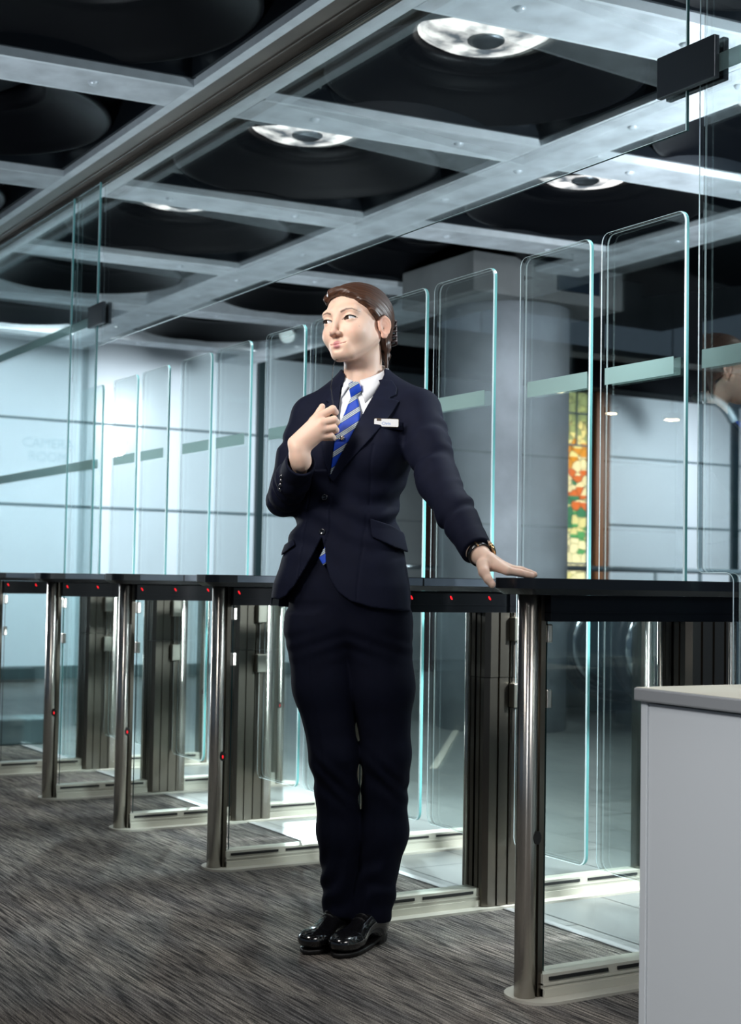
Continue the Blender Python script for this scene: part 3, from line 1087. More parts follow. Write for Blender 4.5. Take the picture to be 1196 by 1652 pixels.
def make_turnstile(k):
    t = empty('gate_pedestal', (X0 - SP * k, Y0, 0))
    S = MB().box(0, 0, 0, 0, 0, 0)
    # posts at each end
    for (py_, nm) in ((0.0, 'end_post'), (1.13, 'end_post')):
        o = MB().prism(rrect(-0.027, 0.027, py_ - 0.024, py_ + 0.024, 0.0235, 8), 0.0, ZS, 'z', 0, smooth=True).build(nm, M['steel'], t)
        sgn = 1 if py_ == 0 else -1
        MB().box(-0.022, 0.022, py_ + sgn * 0.020, py_ + sgn * 0.034, 0.0, ZS - 0.002).build('glazing_channel', M['bronze'], o)
        MB().prism([(0.011 * math.cos(a) + py_ + 0.011 * sgn, 0.378 + 0.016 * math.sin(a)) for a in [math.radians(q) for q in range(0, 360, 24)]], 0.0265, 0.0285, 'x').build('sensor_eye', M['slot'], o)
        if k > 0:
            MB().prism([(0.0025 * math.cos(a) + py_ + 0.010 * sgn, 0.376 + 0.006 * math.sin(a)) for a in [math.radians(q) for q in range(0, 360, 36)]], 0.0285, 0.030, 'x').build('sensor_light', M['red'], o)
    # counter, chamfered below its rounded ends
    top = rrect(-0.062, 0.072, -0.072, 1.20, 0.035, 6)
    low = rrect(-0.050, 0.060, -0.052, 1.18, 0.028, 6)
    n = len(top)
    m = MB()
    vs = [(x, y, ZT) for x, y in top] + [(x, y, ZS + 0.014) for x, y in top] + [(x, y, ZS) for x, y in low]
    fs = [(i, (i + 1) % n, n + (i + 1) % n, n + i) for i in range(n)] + [(n + i, n + (i + 1) % n, 2 * n + (i + 1) % n, 2 * n + i) for i in range(n)]
    m.add(vs, fs, 0, False)
    m.f += [[i for i in range(n)][::-1], [2 * n + i for i in range(n)]]
    m.m += [0, 0]
    m.sm += [False, False]
    ct = m.build('counter_top', M['black'], t)
    if k > 0:
        q = MB()
        for (a0, a1) in ((0.03, 0.21), (0.216, 0.62)):
            q.box(0.0715, 0.0735, a0, a1, ZS + 0.015, ZT - 0.002)
        q.build('side_strip', M['black_side'], ct)
    f = MB().box(-0.035, 0.045, 0.030, 1.10, ZF, ZS - 0.001)
    f.box(-0.037, 0.047, 0.030, 1.10, ZF + 0.020, ZF + 0.0225)
    fa = f.build('fascia', M['fascia'], t)
    if k > 0:
        for yy in (0.05, 0.19, 0.33, 0.47):
            MB().prism([(yy + 0.003 * math.cos(a) - 0.003 * math.sin(a), 0.927 + 0.006 * math.sin(a)) for a in [math.radians(q) for q in range(0, 360, 30)]], 0.0445, 0.0475, 'x').build('sensor_light', M['red'], fa)
    else:
        for zz in (0.932, 0.915):  # glowing boxes stand in for two red reflections by the near post
            MB().box(-0.030, -0.026, -0.010, -0.004, zz - 0.004, zz + 0.004).build('sensor_light', M['red'], fa)
    # side glass, clips, rail
    for (ya, yb) in ((0.052, 0.455), (0.62, 1.08)):
        MB().prism([(ya, 0.055), (yb, 0.055), (yb, ZF), (ya, ZF)], -0.005, 0.005, 'x', 1, 0).build('side_glass', [M['glass'], M['edge_dark']], t)
    for (ya, yb) in ((0.030, 0.455), (0.62, 1.10)):
        r = MB().box(-0.030, 0.030, ya, yb, 0.008, 0.060)
        r.box(-0.036, 0.036, ya, yb, 0.0065, 0.026)
        r.box(-0.033, 0.033, ya, yb, 0.034, 0.038)
        rl = r.build('base_rail', M['rail_alu'], t)
        L = yb - ya
        s = MB()
        for i in range(2):
            a0 = ya + L * (0.04 + 0.49 * i)
            s.box(0.0295, 0.0335, a0, a0 + L * 0.42, 0.045, 0.053)
            s.box(-0.0335, -0.0295, a0, a0 + L * 0.42, 0.045, 0.053)
        s.build('vent_slot', M['slot'], rl)
    for z in (0.855, 0.70):
        MB().box(-0.013, 0.013, 0.046, 0.062, z - 0.022, z + 0.022).build('glass_clip', M['steel'], t, bevel=0.003)
    # floor plate with rounded nose
    MB().prism(rrect(-0.085, 0.075, -0.035, 1.24, 0.075, 8), 0.0, 0.007).build('floor_plate', M['plate'], t)
    # column at the gate line: grooved bronze profiles
    c0, c1 = 0.455, 0.62
    cm = MB()
    xs = [-0.058, -0.045, -0.043, -0.02, -0.018, 0.005, 0.007, 0.03, 0.032, 0.048, 0.058]
    prof_ = [(-0.058, c0 + 0.014), (-0.046, c0)]
    for gx in (-0.030, -0.004, 0.022):
        prof_ += [(gx, c0), (gx + 0.0015, c0 + 0.006), (gx + 0.005, c0 + 0.006), (gx + 0.0065, c0)]
    prof_ += [(0.046, c0), (0.058, c0 + 0.014)]
    for gy in (0.045, 0.085, 0.125):
        prof_ += [(0.058, c0 + gy - 0.004), (0.052, c0 + gy - 0.0025), (0.052, c0 + gy + 0.0025), (0.058, c0 + gy + 0.004)]
    prof_ += [(0.058, c1 - 0.014), (0.046, c1), (-0.046, c1), (-0.058, c1 - 0.014)]
    cm.prism(prof_, 0.69, ZF, 'z')
    cc = cm.build('gate_column', M['bronze'], t)
    MB().prism([(x * 0.97, y) for x, y in prof_], 0.009, 0.688, 'z').build('lower_casing', M['bronze'], cc)
    MB().prism(rrect(0.030, 0.060, c1 - 0.035, c1 + 0.006, 0.014, 5), 0.008, ZF - 0.001, 'z', smooth=True).build('bright_edge_trim', M['steel'], cc)
    MB().prism(rrect(-0.060, -0.034, c0 - 0.004, c0 + 0.022, 0.012, 5), 0.008, ZF - 0.001, 'z', smooth=True).build('bright_edge_trim', M['steel'], cc)
    sc = MB()
    for z in (0.83, 0.74, 0.16):
        sc.lathe([(0.0, 0.0), (0.003, 0.0)], 0, 0, 8)
    # gate leaves and their hinge blocks
    W = 0.345
    if k < 5 or True:
        g = leaf(t, -0.062 - W, -0.062, 0)
        for z in (0.835, 0.635):
            MB().box(-0.086, -0.056, YG - Y0 - 0.02, YG - Y0 + 0.02, z - 0.036, z + 0.036).build('hinge_block', M['alu'], g, bevel=0.003)
    if k > 0:
        g = leaf(t, 0.070, 0.070 + 0.338, 0)
        for z in (0.835, 0.635):
            MB().box(0.056, 0.086, YG - Y0 - 0.02, YG - Y0 + 0.02, z - 0.036, z + 0.036).build('hinge_block', M['alu'], g, bevel=0.003)
    return t


pos = ['the one the guard\'s hand rests on', 'second, running behind the guard\'s hips', 'third, its post just left of the guard',
       'fourth, its post left of the third', 'fifth, leftmost post in view', 'cut off by the left edge']
for k in range(6):
    t = make_turnstile(k)
    tag(t, 'steel gate pedestal with black counter, ' + pos[k], 'ticket gate', 'gate pedestals in a row')

# tall fixed screens in the gate line and the header above the leaves
YH = 2.634
hd = glass_plate([(-7.13, 2.165), (-2.80, 2.165), (-2.80, 3.03), (-7.13, 3.03)], YH, 0.012, 'glass_header', None, 'glass_header', 'edge_dark', rim=0.002)
tag(hd, 'wide clear glass header hanging from the brown track above the gate leaves', 'glass screen')


def tall_screen(xa, xb, label, notch=None):
    if notch:
        poly = [(notch, 0.02), (xb, 0.02), (xb, 3.03), (xa, 3.03), (xa, 1.035)]
        for q in range(0, 6):
            a = math.radians(180 + 90 * q / 5)
            poly.append((xa + 0.022 + 0.022 * math.cos(a), 1.029 + 0.022 * math.sin(a)))
        for q in range(0, 6):
            a = math.radians(90 - 90 * q / 5)
            poly.append((notch - 0.022 + 0.022 * math.cos(a), 0.985 + 0.022 * math.sin(a)))
    else:
        poly = [(xa, 0.02), (xb, 0.02), (xb, 3.03), (xa, 3.03)]
    g = glass_plate(poly, YH, 0.012, 'glass_screen', None, 'glass_tint' if not notch else 'glass', 'edge')
    tag(g, label, 'glass screen')
    MB().box(xa + (0.018 if notch else 0), xb, YH - 0.0085, YH - 0.0065, 1.53, 1.578).build('frosted_band', M['frost'], g)
    MB().box(xa + (0.05 if notch else 0), xb, YH - 0.0085, YH - 0.0065, 2.285, 2.332).build('frosted_band', M['frost'], g)
    return g


tall_screen(-2.752, 0.6, 'tall clear glass screen at the right edge, notched around the near counter', notch=-2.625)
tall_screen(-7.545, -7.165, 'narrow full-height glass screen at the left end of the gate row')
tall_screen(-12.4, -7.565, 'wide full-height glass screen at the far left edge')


def clamp(x, w, label):
    c = empty('glass_clamp', (x, YH, 2.324))
    MB().box(-w / 2, w / 2, -0.026, -0.0068, -0.056, 0.056).build('front_plate', M['clamp'], c, bevel=0.003)
    MB().box(-w / 2, w / 2, 0.0068, 0.026, -0.056, 0.056).build('back_plate', M['clamp'], c, bevel=0.003)
    tag(c, label, 'glass clamp')


clamp(-2.785, 0.215, 'dark brushed metal clamp joining glass at upper right')
clamp(-7.135, 0.215, 'small metal clamp joining glass at left, above the gates')

# ------------------------------------------------------------------ white desk, lower right
d = empty('white_desk', (-2.478, 2.18, 0))
ang = math.radians(-2)
d.rotation_euler = (0, 0, ang)
MB().box(0, 1.5, 0, 0.42, 0.717, 0.746).build('worktop', M['desk_edge'], d, bevel=0.004)
MB().box(0.004, 1.496, 0.004, 0.416, 0.7462, 0.7470).build('worktop_surface', M['desk_top'], d)
MB().box(0.012, 0.032, 0.012, 0.41, 0.0, 0.716).build('end_panel', M['desk'], d, bevel=0.001)
MB().box(0.034, 1.48, 0.016, 0.034, 0.0, 0.713).build('front_panel', M['desk'], d, bevel=0.001)
tag(d, 'white desk with a grey edged cream worktop at lower right', 'desk')

# ------------------------------------------------------------------ the guard
# small implicit-surface modeller: smooth blends of primitives, meshed with surface nets
def V3(*a):
    return np.array(a, dtype=np.float32)


def smin(a, b, k):
    h = np.clip(0.5 + 0.5 * (b - a) / k, 0, 1)
    return b + (a - b) * h - k * h * (1 - h)


def smax(a, b, k):
    return -smin(-a, -b, k)


def ell(P, c, r):
    q = (P - V3(*c)) / V3(*r)
    k0 = np.sqrt((q * q).sum(1)) + 1e-9
    k1 = np.sqrt(((q / V3(*r)) ** 2).sum(1)) + 1e-9
    return k0 * (k0 - 1) / k1


def cap(P, a, b, ra, rb):
    a, b = V3(*a), V3(*b)
    ab = b - a
    t = np.clip(((P - a) @ ab) / float(ab @ ab + 1e-12), 0, 1)
    d = P - a - t[:, None] * ab
    return np.sqrt((d * d).sum(1)) - (ra + (rb - ra) * t)


def chain(P, pts, rs, k=0.0):
    out = None
    for i in range(len(pts) - 1):
        d = cap(P, pts[i], pts[i + 1], rs[i], rs[i + 1])
        out = d if out is None else (smin(out, d, k) if k > 0 else np.minimum(out, d))
    return out


def poly_sd(U, pts):
    """signed distance (negative inside) to a 2D outline"""
    pts = np.array(pts, dtype=np.float32)
    n = len(pts)
    d = np.full(len(U), 1e9, dtype=np.float32)
    s = np.zeros(len(U), dtype=bool)
    for i in range(n):
        a, b = pts[i], pts[i - 1]
        e = b - a
        w = U - a
        t = np.clip((w @ e) / float(e @ e + 1e-12), 0, 1)
        q = w - t[:, None] * e
        d = np.minimum(d, (q * q).sum(1))
        c1 = (U[:, 1] >= a[1]) != (U[:, 1] >= b[1])
        if abs(e[1]) > 1e-9:
            xs = a[0] + (U[:, 1] - a[1]) * e[0] / e[1]
            s ^= c1 & (U[:, 0] < xs)
    d = np.sqrt(d)
    return np.where(s, -d, d)


def surface_nets(field, lo, hi, h):
    lo = np.array(lo, dtype=np.float64)
    hi = np.array(hi, dtype=np.float64)
    B = 6
    nb = np.ceil((hi - lo) / (h * B)).astype(int) + 1
    H = h * B
    ax = [lo[i] + H * (np.arange(nb[i]) + 0.5) for i in range(3)]
    G = np.stack(np.meshgrid(*ax, indexing='ij'), -1).reshape(-1, 3).astype(np.float32)
    fc = field(G).reshape(nb)
    act = np.abs(fc) < H * 1.25
    n = nb * B
    Vv = np.repeat(np.repeat(np.repeat(np.where(fc < 0, -1.0, 1.0).astype(np.float32), B, 0), B, 1), B, 2)
    mk = np.repeat(np.repeat(np.repeat(act, B, 0), B, 1), B, 2)
    ii = np.argwhere(mk)
    vals = np.empty(len(ii), dtype=np.float32)
    CH = 400000
    for s in range(0, len(ii), CH):
        Q = (lo + (ii[s:s + CH] + 0.5) * h).astype(np.float32)
        vals[s:s + CH] = field(Q)
    Vv[ii[:, 0], ii[:, 1], ii[:, 2]] = vals
    S = Vv < 0
    c = np.zeros(tuple(n - 1), dtype=np.int8)
    for dx in (0, 1):
        for dy in (0, 1):
            for dz in (0, 1):
                c += S[dx:n[0] - 1 + dx, dy:n[1] - 1 + dy, dz:n[2] - 1 + dz]
    cells = np.argwhere((c > 0) & (c < 8))
    idx = np.full(tuple(n - 1), -1, dtype=np.int32)
    idx[cells[:, 0], cells[:, 1], cells[:, 2]] = np.arange(len(cells))
    acc = np.zeros((len(cells), 3))
    cnt = np.zeros(len(cells))
    offs = [(x, y, z) for x in (0, 1) for y in (0, 1) for z in (0, 1)]
    for o in offs:
        for a in range(3):
            if o[a] == 0:
                p = list(o)
                p[a] = 1
                v0 = Vv[cells[:, 0] + o[0], cells[:, 1] + o[1], cells[:, 2] + o[2]]
                v1 = Vv[cells[:, 0] + p[0], cells[:, 1] + p[1], cells[:, 2] + p[2]]
                m = (v0 < 0) != (v1 < 0)
                t = np.where(m, v0 / (v0 - v1 + 1e-20), 0)
                q = np.array(o, dtype=float)[None, :].repeat(len(cells), 0)
                q[:, a] += t
                acc += q * m[:, None]
                cnt += m
    verts = lo + (cells + 0.5 + acc / np.maximum(cnt, 1)[:, None]) * h
    faces = []
    for a in range(3):
        b1, b2 = (a + 1) % 3, (a + 2) % 3
        sl0 = [slice(1, n[i] - 1) for i in range(3)]
        sl1 = list(sl0)
        sl0[a] = slice(0, n[a] - 1)
        sl1[a] = slice(1, n[a])
        s0, s1 = S[tuple(sl0)], S[tuple(sl1)]
        e = np.argwhere(s0 != s1)
        base = e.copy()
        for i in range(3):
            if i != a:
                base[:, i] += 1
        fl = s0[e[:, 0], e[:, 1], e[:, 2]]

        def cid(d1, d2):
            q = base.copy()
            q[:, b1] -= d1
            q[:, b2] -= d2
            return idx[q[:, 0], q[:, 1], q[:, 2]]
        f = np.stack([cid(1, 1), cid(0, 1), cid(0, 0), cid(1, 0)], 1)
        f[~fl] = f[~fl][:, ::-1]
        faces.append(f)
    F = np.concatenate(faces)
    F = F[(F >= 0).all(1)]
    return verts, F


def nets_mesh(parts):
    """join several (verts, faces)"""
    vs, fs, o = [], [], 0
    for v, f in parts:
        vs.append(v)
        fs.append(f + o)
        o += len(v)
    return np.concatenate(vs), np.concatenate(fs)


def to_obj(name, vf, mats, parent=None, colors=None, matfn=None):
    v, f = vf
    me = bpy.data.meshes.new(name)
    me.vertices.add(len(v))
    me.vertices.foreach_set('co', np.asarray(v, dtype=np.float32).ravel())
    me.loops.add(len(f) * 4)
    me.loops.foreach_set('vertex_index', np.asarray(f, dtype=np.int32).ravel())
    me.polygons.add(len(f))
    me.polygons.foreach_set('loop_start', np.arange(0, len(f) * 4, 4, dtype=np.int32))
    me.polygons.foreach_set('loop_total', np.full(len(f), 4, dtype=np.int32))
    me.polygons.foreach_set('use_smooth', np.ones(len(f), dtype=bool))
    for m in (mats if isinstance(mats, (list, tuple)) else [mats]):
        me.materials.append(m)
    if matfn is not None:
        cen = np.asarray(v)[f].mean(1)
        me.polygons.foreach_set('material_index', matfn(cen).astype(np.int32))
    me.update(calc_edges=True)
    if colors is not None:
        at = me.color_attributes.new('tone', 'FLOAT_COLOR', 'POINT')
        c = np.ones((len(v), 4), dtype=np.float32)
        c[:, :3] = colors
        at.data.foreach_set('color', c.ravel())
    o = bpy.data.objects.new(name, me)
    col.objects.link(o)
    if parent is not None:
        o.parent = parent
    return o


YAW = math.atan2(0.85717, 0.51504)
person = empty('person', tuple(PO), YAW)
tag(person, 'woman in navy trouser suit and striped blue tie, hand on the near gate counter', 'person')

# landmarks are measured in her own frame: x to the photo's right, y away from it, z up
R_ = np.array([0.51504, 0.85717, 0.0])
F_ = np.array([-0.85717, 0.51504, 0.0])
PO_ = np.array([PO.x, PO.y, 0.0])
cF, cR, cU = np.array(FWD), np.array(RGT), np.array(UPV)


def fr(px, py, y):
    """a point seen at (px, py) that lies at depth y in her frame"""
    d = cF + cR * (px - 598) / 2346.0 - cU * (py - 826) / 2346.0
    o = np.array([0, 0, CAMH])
    t = ((PO_ + F_ * y - o) @ F_) / (d @ F_)
    p = o + d * t - PO_
    return float(p @ R_), y, float(p[2])


def f2(px, py, y=-0.11):
    a = fr(px, py, y)
    return (a[0], a[2])


# --- torso stack ---
TY = math.radians(20)
tc, ts = math.cos(TY), math.sin(TY)
TZ = np.array([0.78, 0.86, 0.90, 0.96, 1.05, 1.11, 1.17, 1.25, 1.33, 1.40, 1.45, 1.49, 1.54])
TCX = np.array([-.040, -.046, -.046, -.045, -.040, -.036, -.030, -.018, -.004, 0, .003, .004, .003])
TCY = np.array([.03, .03, .028, .025, .02, .018, .015, .01, .01, .012, .015, .02, .03])
TA = np.array([.185, .190, .190, .183, .160, .141, .130, .143, .156, .158, .130, .080, .055])
TB = np.array([.120, .128, .128, .124, .112, .105, .102, .112, .118, .106, .090, .068, .052])


def torso_local(P):
    z = P[:, 2]
    cx = np.interp(z, TZ, TCX)
    cy = np.interp(z, TZ, TCY)
    dx, dy = P[:, 0] - cx, P[:, 1] - cy
    return dx * tc - dy * ts, dx * ts + dy * tc      # local x, local y (front is negative)


def f_torso(P):
    z = P[:, 2]
    a = np.interp(z, TZ, TA)
    b = np.interp(z, TZ, TB)
    lx, ly = torso_local(P)
    q = (np.abs(lx / a) ** 2.3 + np.abs(ly / b) ** 2.3 + 1e-9) ** (1 / 2.3)
    d = (q - 1) * np.minimum(a, b) * 0.93
    d = np.maximum(d, z - 1.56)
    L = np.stack([lx, ly, z], 1)
    for sx in (-1, 1):
        d = smin(d, ell(L, (sx * .067, -.080, 1.318), (.062, .050, .065)), 0.045)
        d = smin(d, cap(L, (sx * .035, .012, 1.505), (sx * (.156 + .004 * sx), .004, 1.436 + .004 * sx), .040, .044), 0.05)
    return d.astype(np.float32)


def wr(P, fx, fy, fz, ph, amp):
    s = np.sin(P @ V3(fx, fy, fz) + ph + 1.3 * np.sin(P @ V3(fy * .6, fz * .5, fx * .7) + ph * 2))
    return amp * (np.abs(s) ** 1.5 * np.sign(s))


# arm landmarks
def TL(lx, ly, z):
    cx = float(np.interp(z, TZ, TCX))
    cy = float(np.interp(z, TZ, TCY))
    return (cx + lx * tc + ly * ts, cy - lx * ts + ly * tc, z)


SHR = TL(.158, .008, 1.422)
SHL = TL(-.150, .008, 1.415)
ELR = fr(708, 778, -.17)
WRR = fr(771, 891, -.395)
ELL_ = fr(458, 806, .03)
WRL = fr(486, 744, -.19)


def W2F(X, Y, Z):
    p = np.array([X, Y, Z]) - PO_
    return (float(p @ R_), float(p @ F_), Z)


def mixp(a, b, t):
    return tuple(a[i] + (b[i] - a[i]) * t for i in range(3))


def fold(P, a, b, amp, lam, ph=0.0, t0=0.0, t1=1.0):
    """cross folds along a limb"""
    a, b = V3(*a), V3(*b)
    ab = b - a
    L = float(np.sqrt(ab @ ab))
    u = ab / L
    t = (P - a) @ u
    w = P @ V3(7.0, 5.0, -4.0)
    s = np.sin(t * (2 * math.pi / lam) + ph + 2.2 * np.sin(w * 2.1 + ph) + 1.1 * np.sin(t * 61 + w * 3.7))
    s = s * (.5 + .5 * np.sin(w * 3.1 + t * 17 + ph * 3))
    win = np.clip((t / L - t0) / 0.12, 0, 1) * np.clip((t1 - t / L) / 0.12, 0, 1)
    return amp * s * win


def f_sleeves(P):
    r = chain(P, [SHR, mixp(SHR, ELR, .5), ELR], [.060, .057, .053], .02)
    r = r + fold(P, SHR, ELR, .0042, .085, .4, .1, 1.3)
    q = chain(P, [ELR, mixp(ELR, WRR, .45), WRR], [.053, .047, .039], .015)
    q = q + fold(P, ELR, WRR, .0036, .075, 2.0, -.3, .85)
    r = smin(r, q, .02)
    # cut the cuff square
    d = V3(*WRR) - V3(*ELR)
    d = d / np.sqrt(d @ d)
    r = smax(r, (P - V3(*WRR)) @ d + .004, .004)
    l = chain(P, [SHL, mixp(SHL, ELL_, .5), ELL_], [.058, .055, .048], .02)
    l = l + fold(P, SHL, ELL_, .0045, .075, 1.0, .1, 1.2)
    return r, l


def f_forearm_l(P):
    q = chain(P, [ELL_, mixp(ELL_, WRL, .5), WRL], [.047, .045, .039], .015)
    q = q + fold(P, ELL_, WRL, .0035, .05, .5, -.2, .8)
    d = V3(*WRL) - V3(*ELL_)
    d = d / np.sqrt(d @ d)
    q = smax(q, (P - V3(*WRL)) @ d + .004, .004)
    inner = chain(P, [mixp(ELL_, WRL, .55), mixp(ELL_, WRL, 1.25)], [.031, .034])
    return smax(q, -inner, .003)


# outlines drawn on the chest (as seen from the front)
Vneck = [f2(*p) for p in ((556, 600), (548, 640), (541, 700), (531, 772), (548, 738), (566, 706), (592, 655), (612, 618), (621, 596), (618, 560), (560, 560))]
Cut = [f2(*p) for p in ((519, 866), (508, 886), (494, 912), (474, 944), (458, 962), (446, 968), (434, 966), (425, 1030), (720, 1030), (672, 988), (640, 985), (600, 980),
                        (566, 970), (545, 955), (532, 934), (525, 905), (522, 880))]
lap_r = [f2(*p) for p in ((531, 770), (548, 738), (566, 706), (592, 655), (610, 622), (617, 606), (634, 608), (642, 622), (640, 634), (628, 640), (645, 645), (634, 664), (612, 694), (585, 724), (556, 754), (538, 778))]
lap_l = [f2(*p) for p in ((531, 770), (541, 700), (547, 645), (550, 612), (542, 618), (531, 632), (524, 641), (530, 645), (517, 652), (518, 680), (519, 715), (523, 745))]


def f_body_jacket(P):
    t = f_torso(P)
    lx, ly = torso_local(P)
    z = P[:, 2]
    X, Y = P[:, 0], P[:, 1]
    f = t.copy()
    # drape folds around the waist button and the flanks
    win = np.exp(-((z - 1.14) / .09) ** 2)
    ang = np.arctan2(lx, -ly)
    f = f + .0048 * win * np.sin(z * 95 + 2.2 * np.sin(ang * 2.3) + X * 22) * (0.4 + 0.6 * np.abs(np.sin(ang)))
    f = f + .0030 * np.exp(-((z - 1.34) / .08) ** 2) * np.sin((X * 60 + z * 38))
    # vertical drape of the skirt of the jacket
    f = f + .002 * np.clip((1.05 - z) / .1, 0, 1) * np.sin(ang * 7 + 1)
    # panel seam from armhole to hem
    for sx in (-.085, .085):
        f = f + .0022 * np.exp(-((lx - sx) / .0022) ** 2) * (ly < 0) * (z < 1.33)
    # the overlap of the two fronts
    edge = np.interp(z, [1.05, 1.10, 1.19, 1.25], [-.100, -.083, -.079, -.083])
    f = f - .0035 * (X < edge) * (ly < 0) * (z < 1.26)
    r, l = f_sleeves(P)
    f = smin(f, r, .022)
    f = smin(f, l, .022)
    U = np.stack([X, z], 1)
    vs = poly_sd(U, Vneck)
    carve = np.maximum(np.maximum(vs, -(t + .016)), Y - .05)
    f = np.maximum(f, -carve)
    cs = poly_sd(U, Cut)
    carve2 = np.maximum(np.maximum(cs, -(t + .03)), ly - .0)
    f = np.maximum(f, -carve2)
    f = np.maximum(f, .893 - z + .05 * np.clip(-(X + .1), 0, 1))
    f = np.maximum(f, z - 1.545)
    # neck hole
    f = np.maximum(f, -cap(P, (.0, .03, 1.46), (-.004, .012, 1.62), .052, .056))
    return f


def shell(lo_, hi_, poly, rnd=.002):
    """thin layer lying on the torso inside an outline"""
    def f(P):
        t = f_torso(P)
        U = P[:, [0, 2]]
        return np.maximum(np.maximum(t - hi_, lo_ - t), np.maximum(poly_sd(U, poly), P[:, 1] - .03))
    return f


def cloth_mat(name, c, rough=.85, sheen=.25, bump=.04):
    m = pmat(name, c, rough, 0.0, 0.15, noise_amt=0.10, noise_scale=40, bump=bump, bump_scale=900, sheen=0.0)
    return m


M['suit'] = cloth_mat('navy_suit_cloth', (0.0048, 0.0066, 0.0185), .8, .12)
M['suit_lapel'] = cloth_mat('navy_lapel_cloth', (0.0044, 0.0066, 0.020), .7, .12)
M['trouser'] = cloth_mat('navy_trouser_cloth', (0.0035, 0.0048, 0.014), .85, .08)
M['shirt'] = pmat('white_shirt_cotton', (0.80, 0.83, 0.87), .75, 0, .3, bump=.05, bump_scale=200)
M['leather'] = pmat('polished_black_leather', (0.006, 0.006, 0.007), .14, 0, .8, coat=.4, bump=.02, bump_scale=40)
M['sole'] = pmat('black_sole', (0.006, 0.005, 0.005), .5)
M['gold'] = pmat('gold_metal', (0.75, 0.52, 0.28), .22, 1.0)
M['silver'] = pmat('silver_metal', (0.7, 0.68, 0.64), .2, 1.0)
M['strap'] = pmat('black_patent_strap', (0.008, 0.008, 0.008), .18, 0, .6, coat=.5)
M['button'] = pmat('dark_button', (0.01, 0.011, 0.015), .15, 0, .8, coat=.5)
M['cord'] = pmat('black_cord', (0.006, 0.006, 0.006), .4)
M['badge'] = pmat('white_badge', (0.82, 0.84, 0.86), .35)
M['badge_blue'] = pmat('blue_lettering', (0.10, 0.25, 0.62), .4)
M['badge_mark'] = pmat('brown_badge_mark', (0.10, 0.07, 0.05), .4)
M['lining'] = pmat('purple_cuff_lining', (0.14, 0.05, 0.13), .4)
M['eye_white'] = pmat('eye_white', (0.72, 0.72, 0.74), .12, 0, .7, coat=.6)
M['iris'] = pmat('brown_iris', (0.06, 0.028, 0.014), .1, 0, .8, coat=.8)
M['lash'] = pmat('dark_lashes', (0.008, 0.005, 0.004), .6)
M['clipm'] = pmat('dark_hair_clip', (0.05, 0.028, 0.028), .35, 0, .4)


def skin_mat():
    m, nt, b = new_mat('skin')
    a = nt.nodes.new('ShaderNodeAttribute')
    a.attribute_name = 'tone'
    nt.links.new(a.outputs['Color'], b.inputs['Base Color'])
    b.inputs['Roughness'].default_value = 0.5
    b.inputs['Specular IOR Level'].default_value = 0.35
    b.inputs['Subsurface Weight'].default_value = 0.18
    b.inputs['Subsurface Radius'].default_value = (0.012, 0.005, 0.003)
    b.inputs['Subsurface Scale'].default_value = 0.5
    tc_ = nt.nodes.new('ShaderNodeTexCoord')
    n = nt.nodes.new('ShaderNodeTexNoise')
    n.inputs['Scale'].default_value = 420
    nt.links.new(tc_.outputs['Object'], n.inputs['Vector'])
    bp = nt.nodes.new('ShaderNodeBump')
    bp.inputs['Strength'].default_value = 0.06
    bp.inputs['Distance'].default_value = 0.003
    nt.links.new(n.outputs['Fac'], bp.inputs['Height'])
    nt.links.new(bp.outputs[0], b.inputs['Normal'])
    return m


M['skin'] = skin_mat()


def hair_mat():
    m, nt, b = new_mat('brown_hair')
    tc_ = nt.nodes.new('ShaderNodeTexCoord')
    at = nt.nodes.new('ShaderNodeAttribute')
    at.attribute_name = 'tone'
    mp = nt.nodes.new('ShaderNodeMapping')
    mp.inputs['Scale'].default_value = (1, 1, 1)
    nt.links.new(at.outputs['Color'], mp.inputs[0])
    n = nt.nodes.new('ShaderNodeTexNoise')
    n.inputs['Scale'].default_value = 1.0
    n.inputs['Detail'].default_value = 4
    nt.links.new(mp.outputs[0], n.inputs['Vector'])
    r = nt.nodes.new('ShaderNodeValToRGB')
    r.color_ramp.elements[0].position = .32
    r.color_ramp.elements[1].position = .72
    r.color_ramp.elements[0].color = (0.020, 0.009, 0.006, 1)
    r.color_ramp.elements[1].color = (0.115, 0.050, 0.028, 1)
    nt.links.new(n.outputs['Fac'], r.inputs[0])
    nt.links.new(r.outputs[0], b.inputs['Base Color'])
    b.inputs['Roughness'].default_value = .42
    b.inputs['Specular IOR Level'].default_value = .45
    bp = nt.nodes.new('ShaderNodeBump')
    bp.inputs['Strength'].default_value = .35
    bp.inputs['Distance'].default_value = .0012
    nt.links.new(n.outputs['Fac'], bp.inputs['Height'])
    nt.links.new(bp.outputs[0], b.inputs['Normal'])
    return m


M['hair'] = hair_mat()


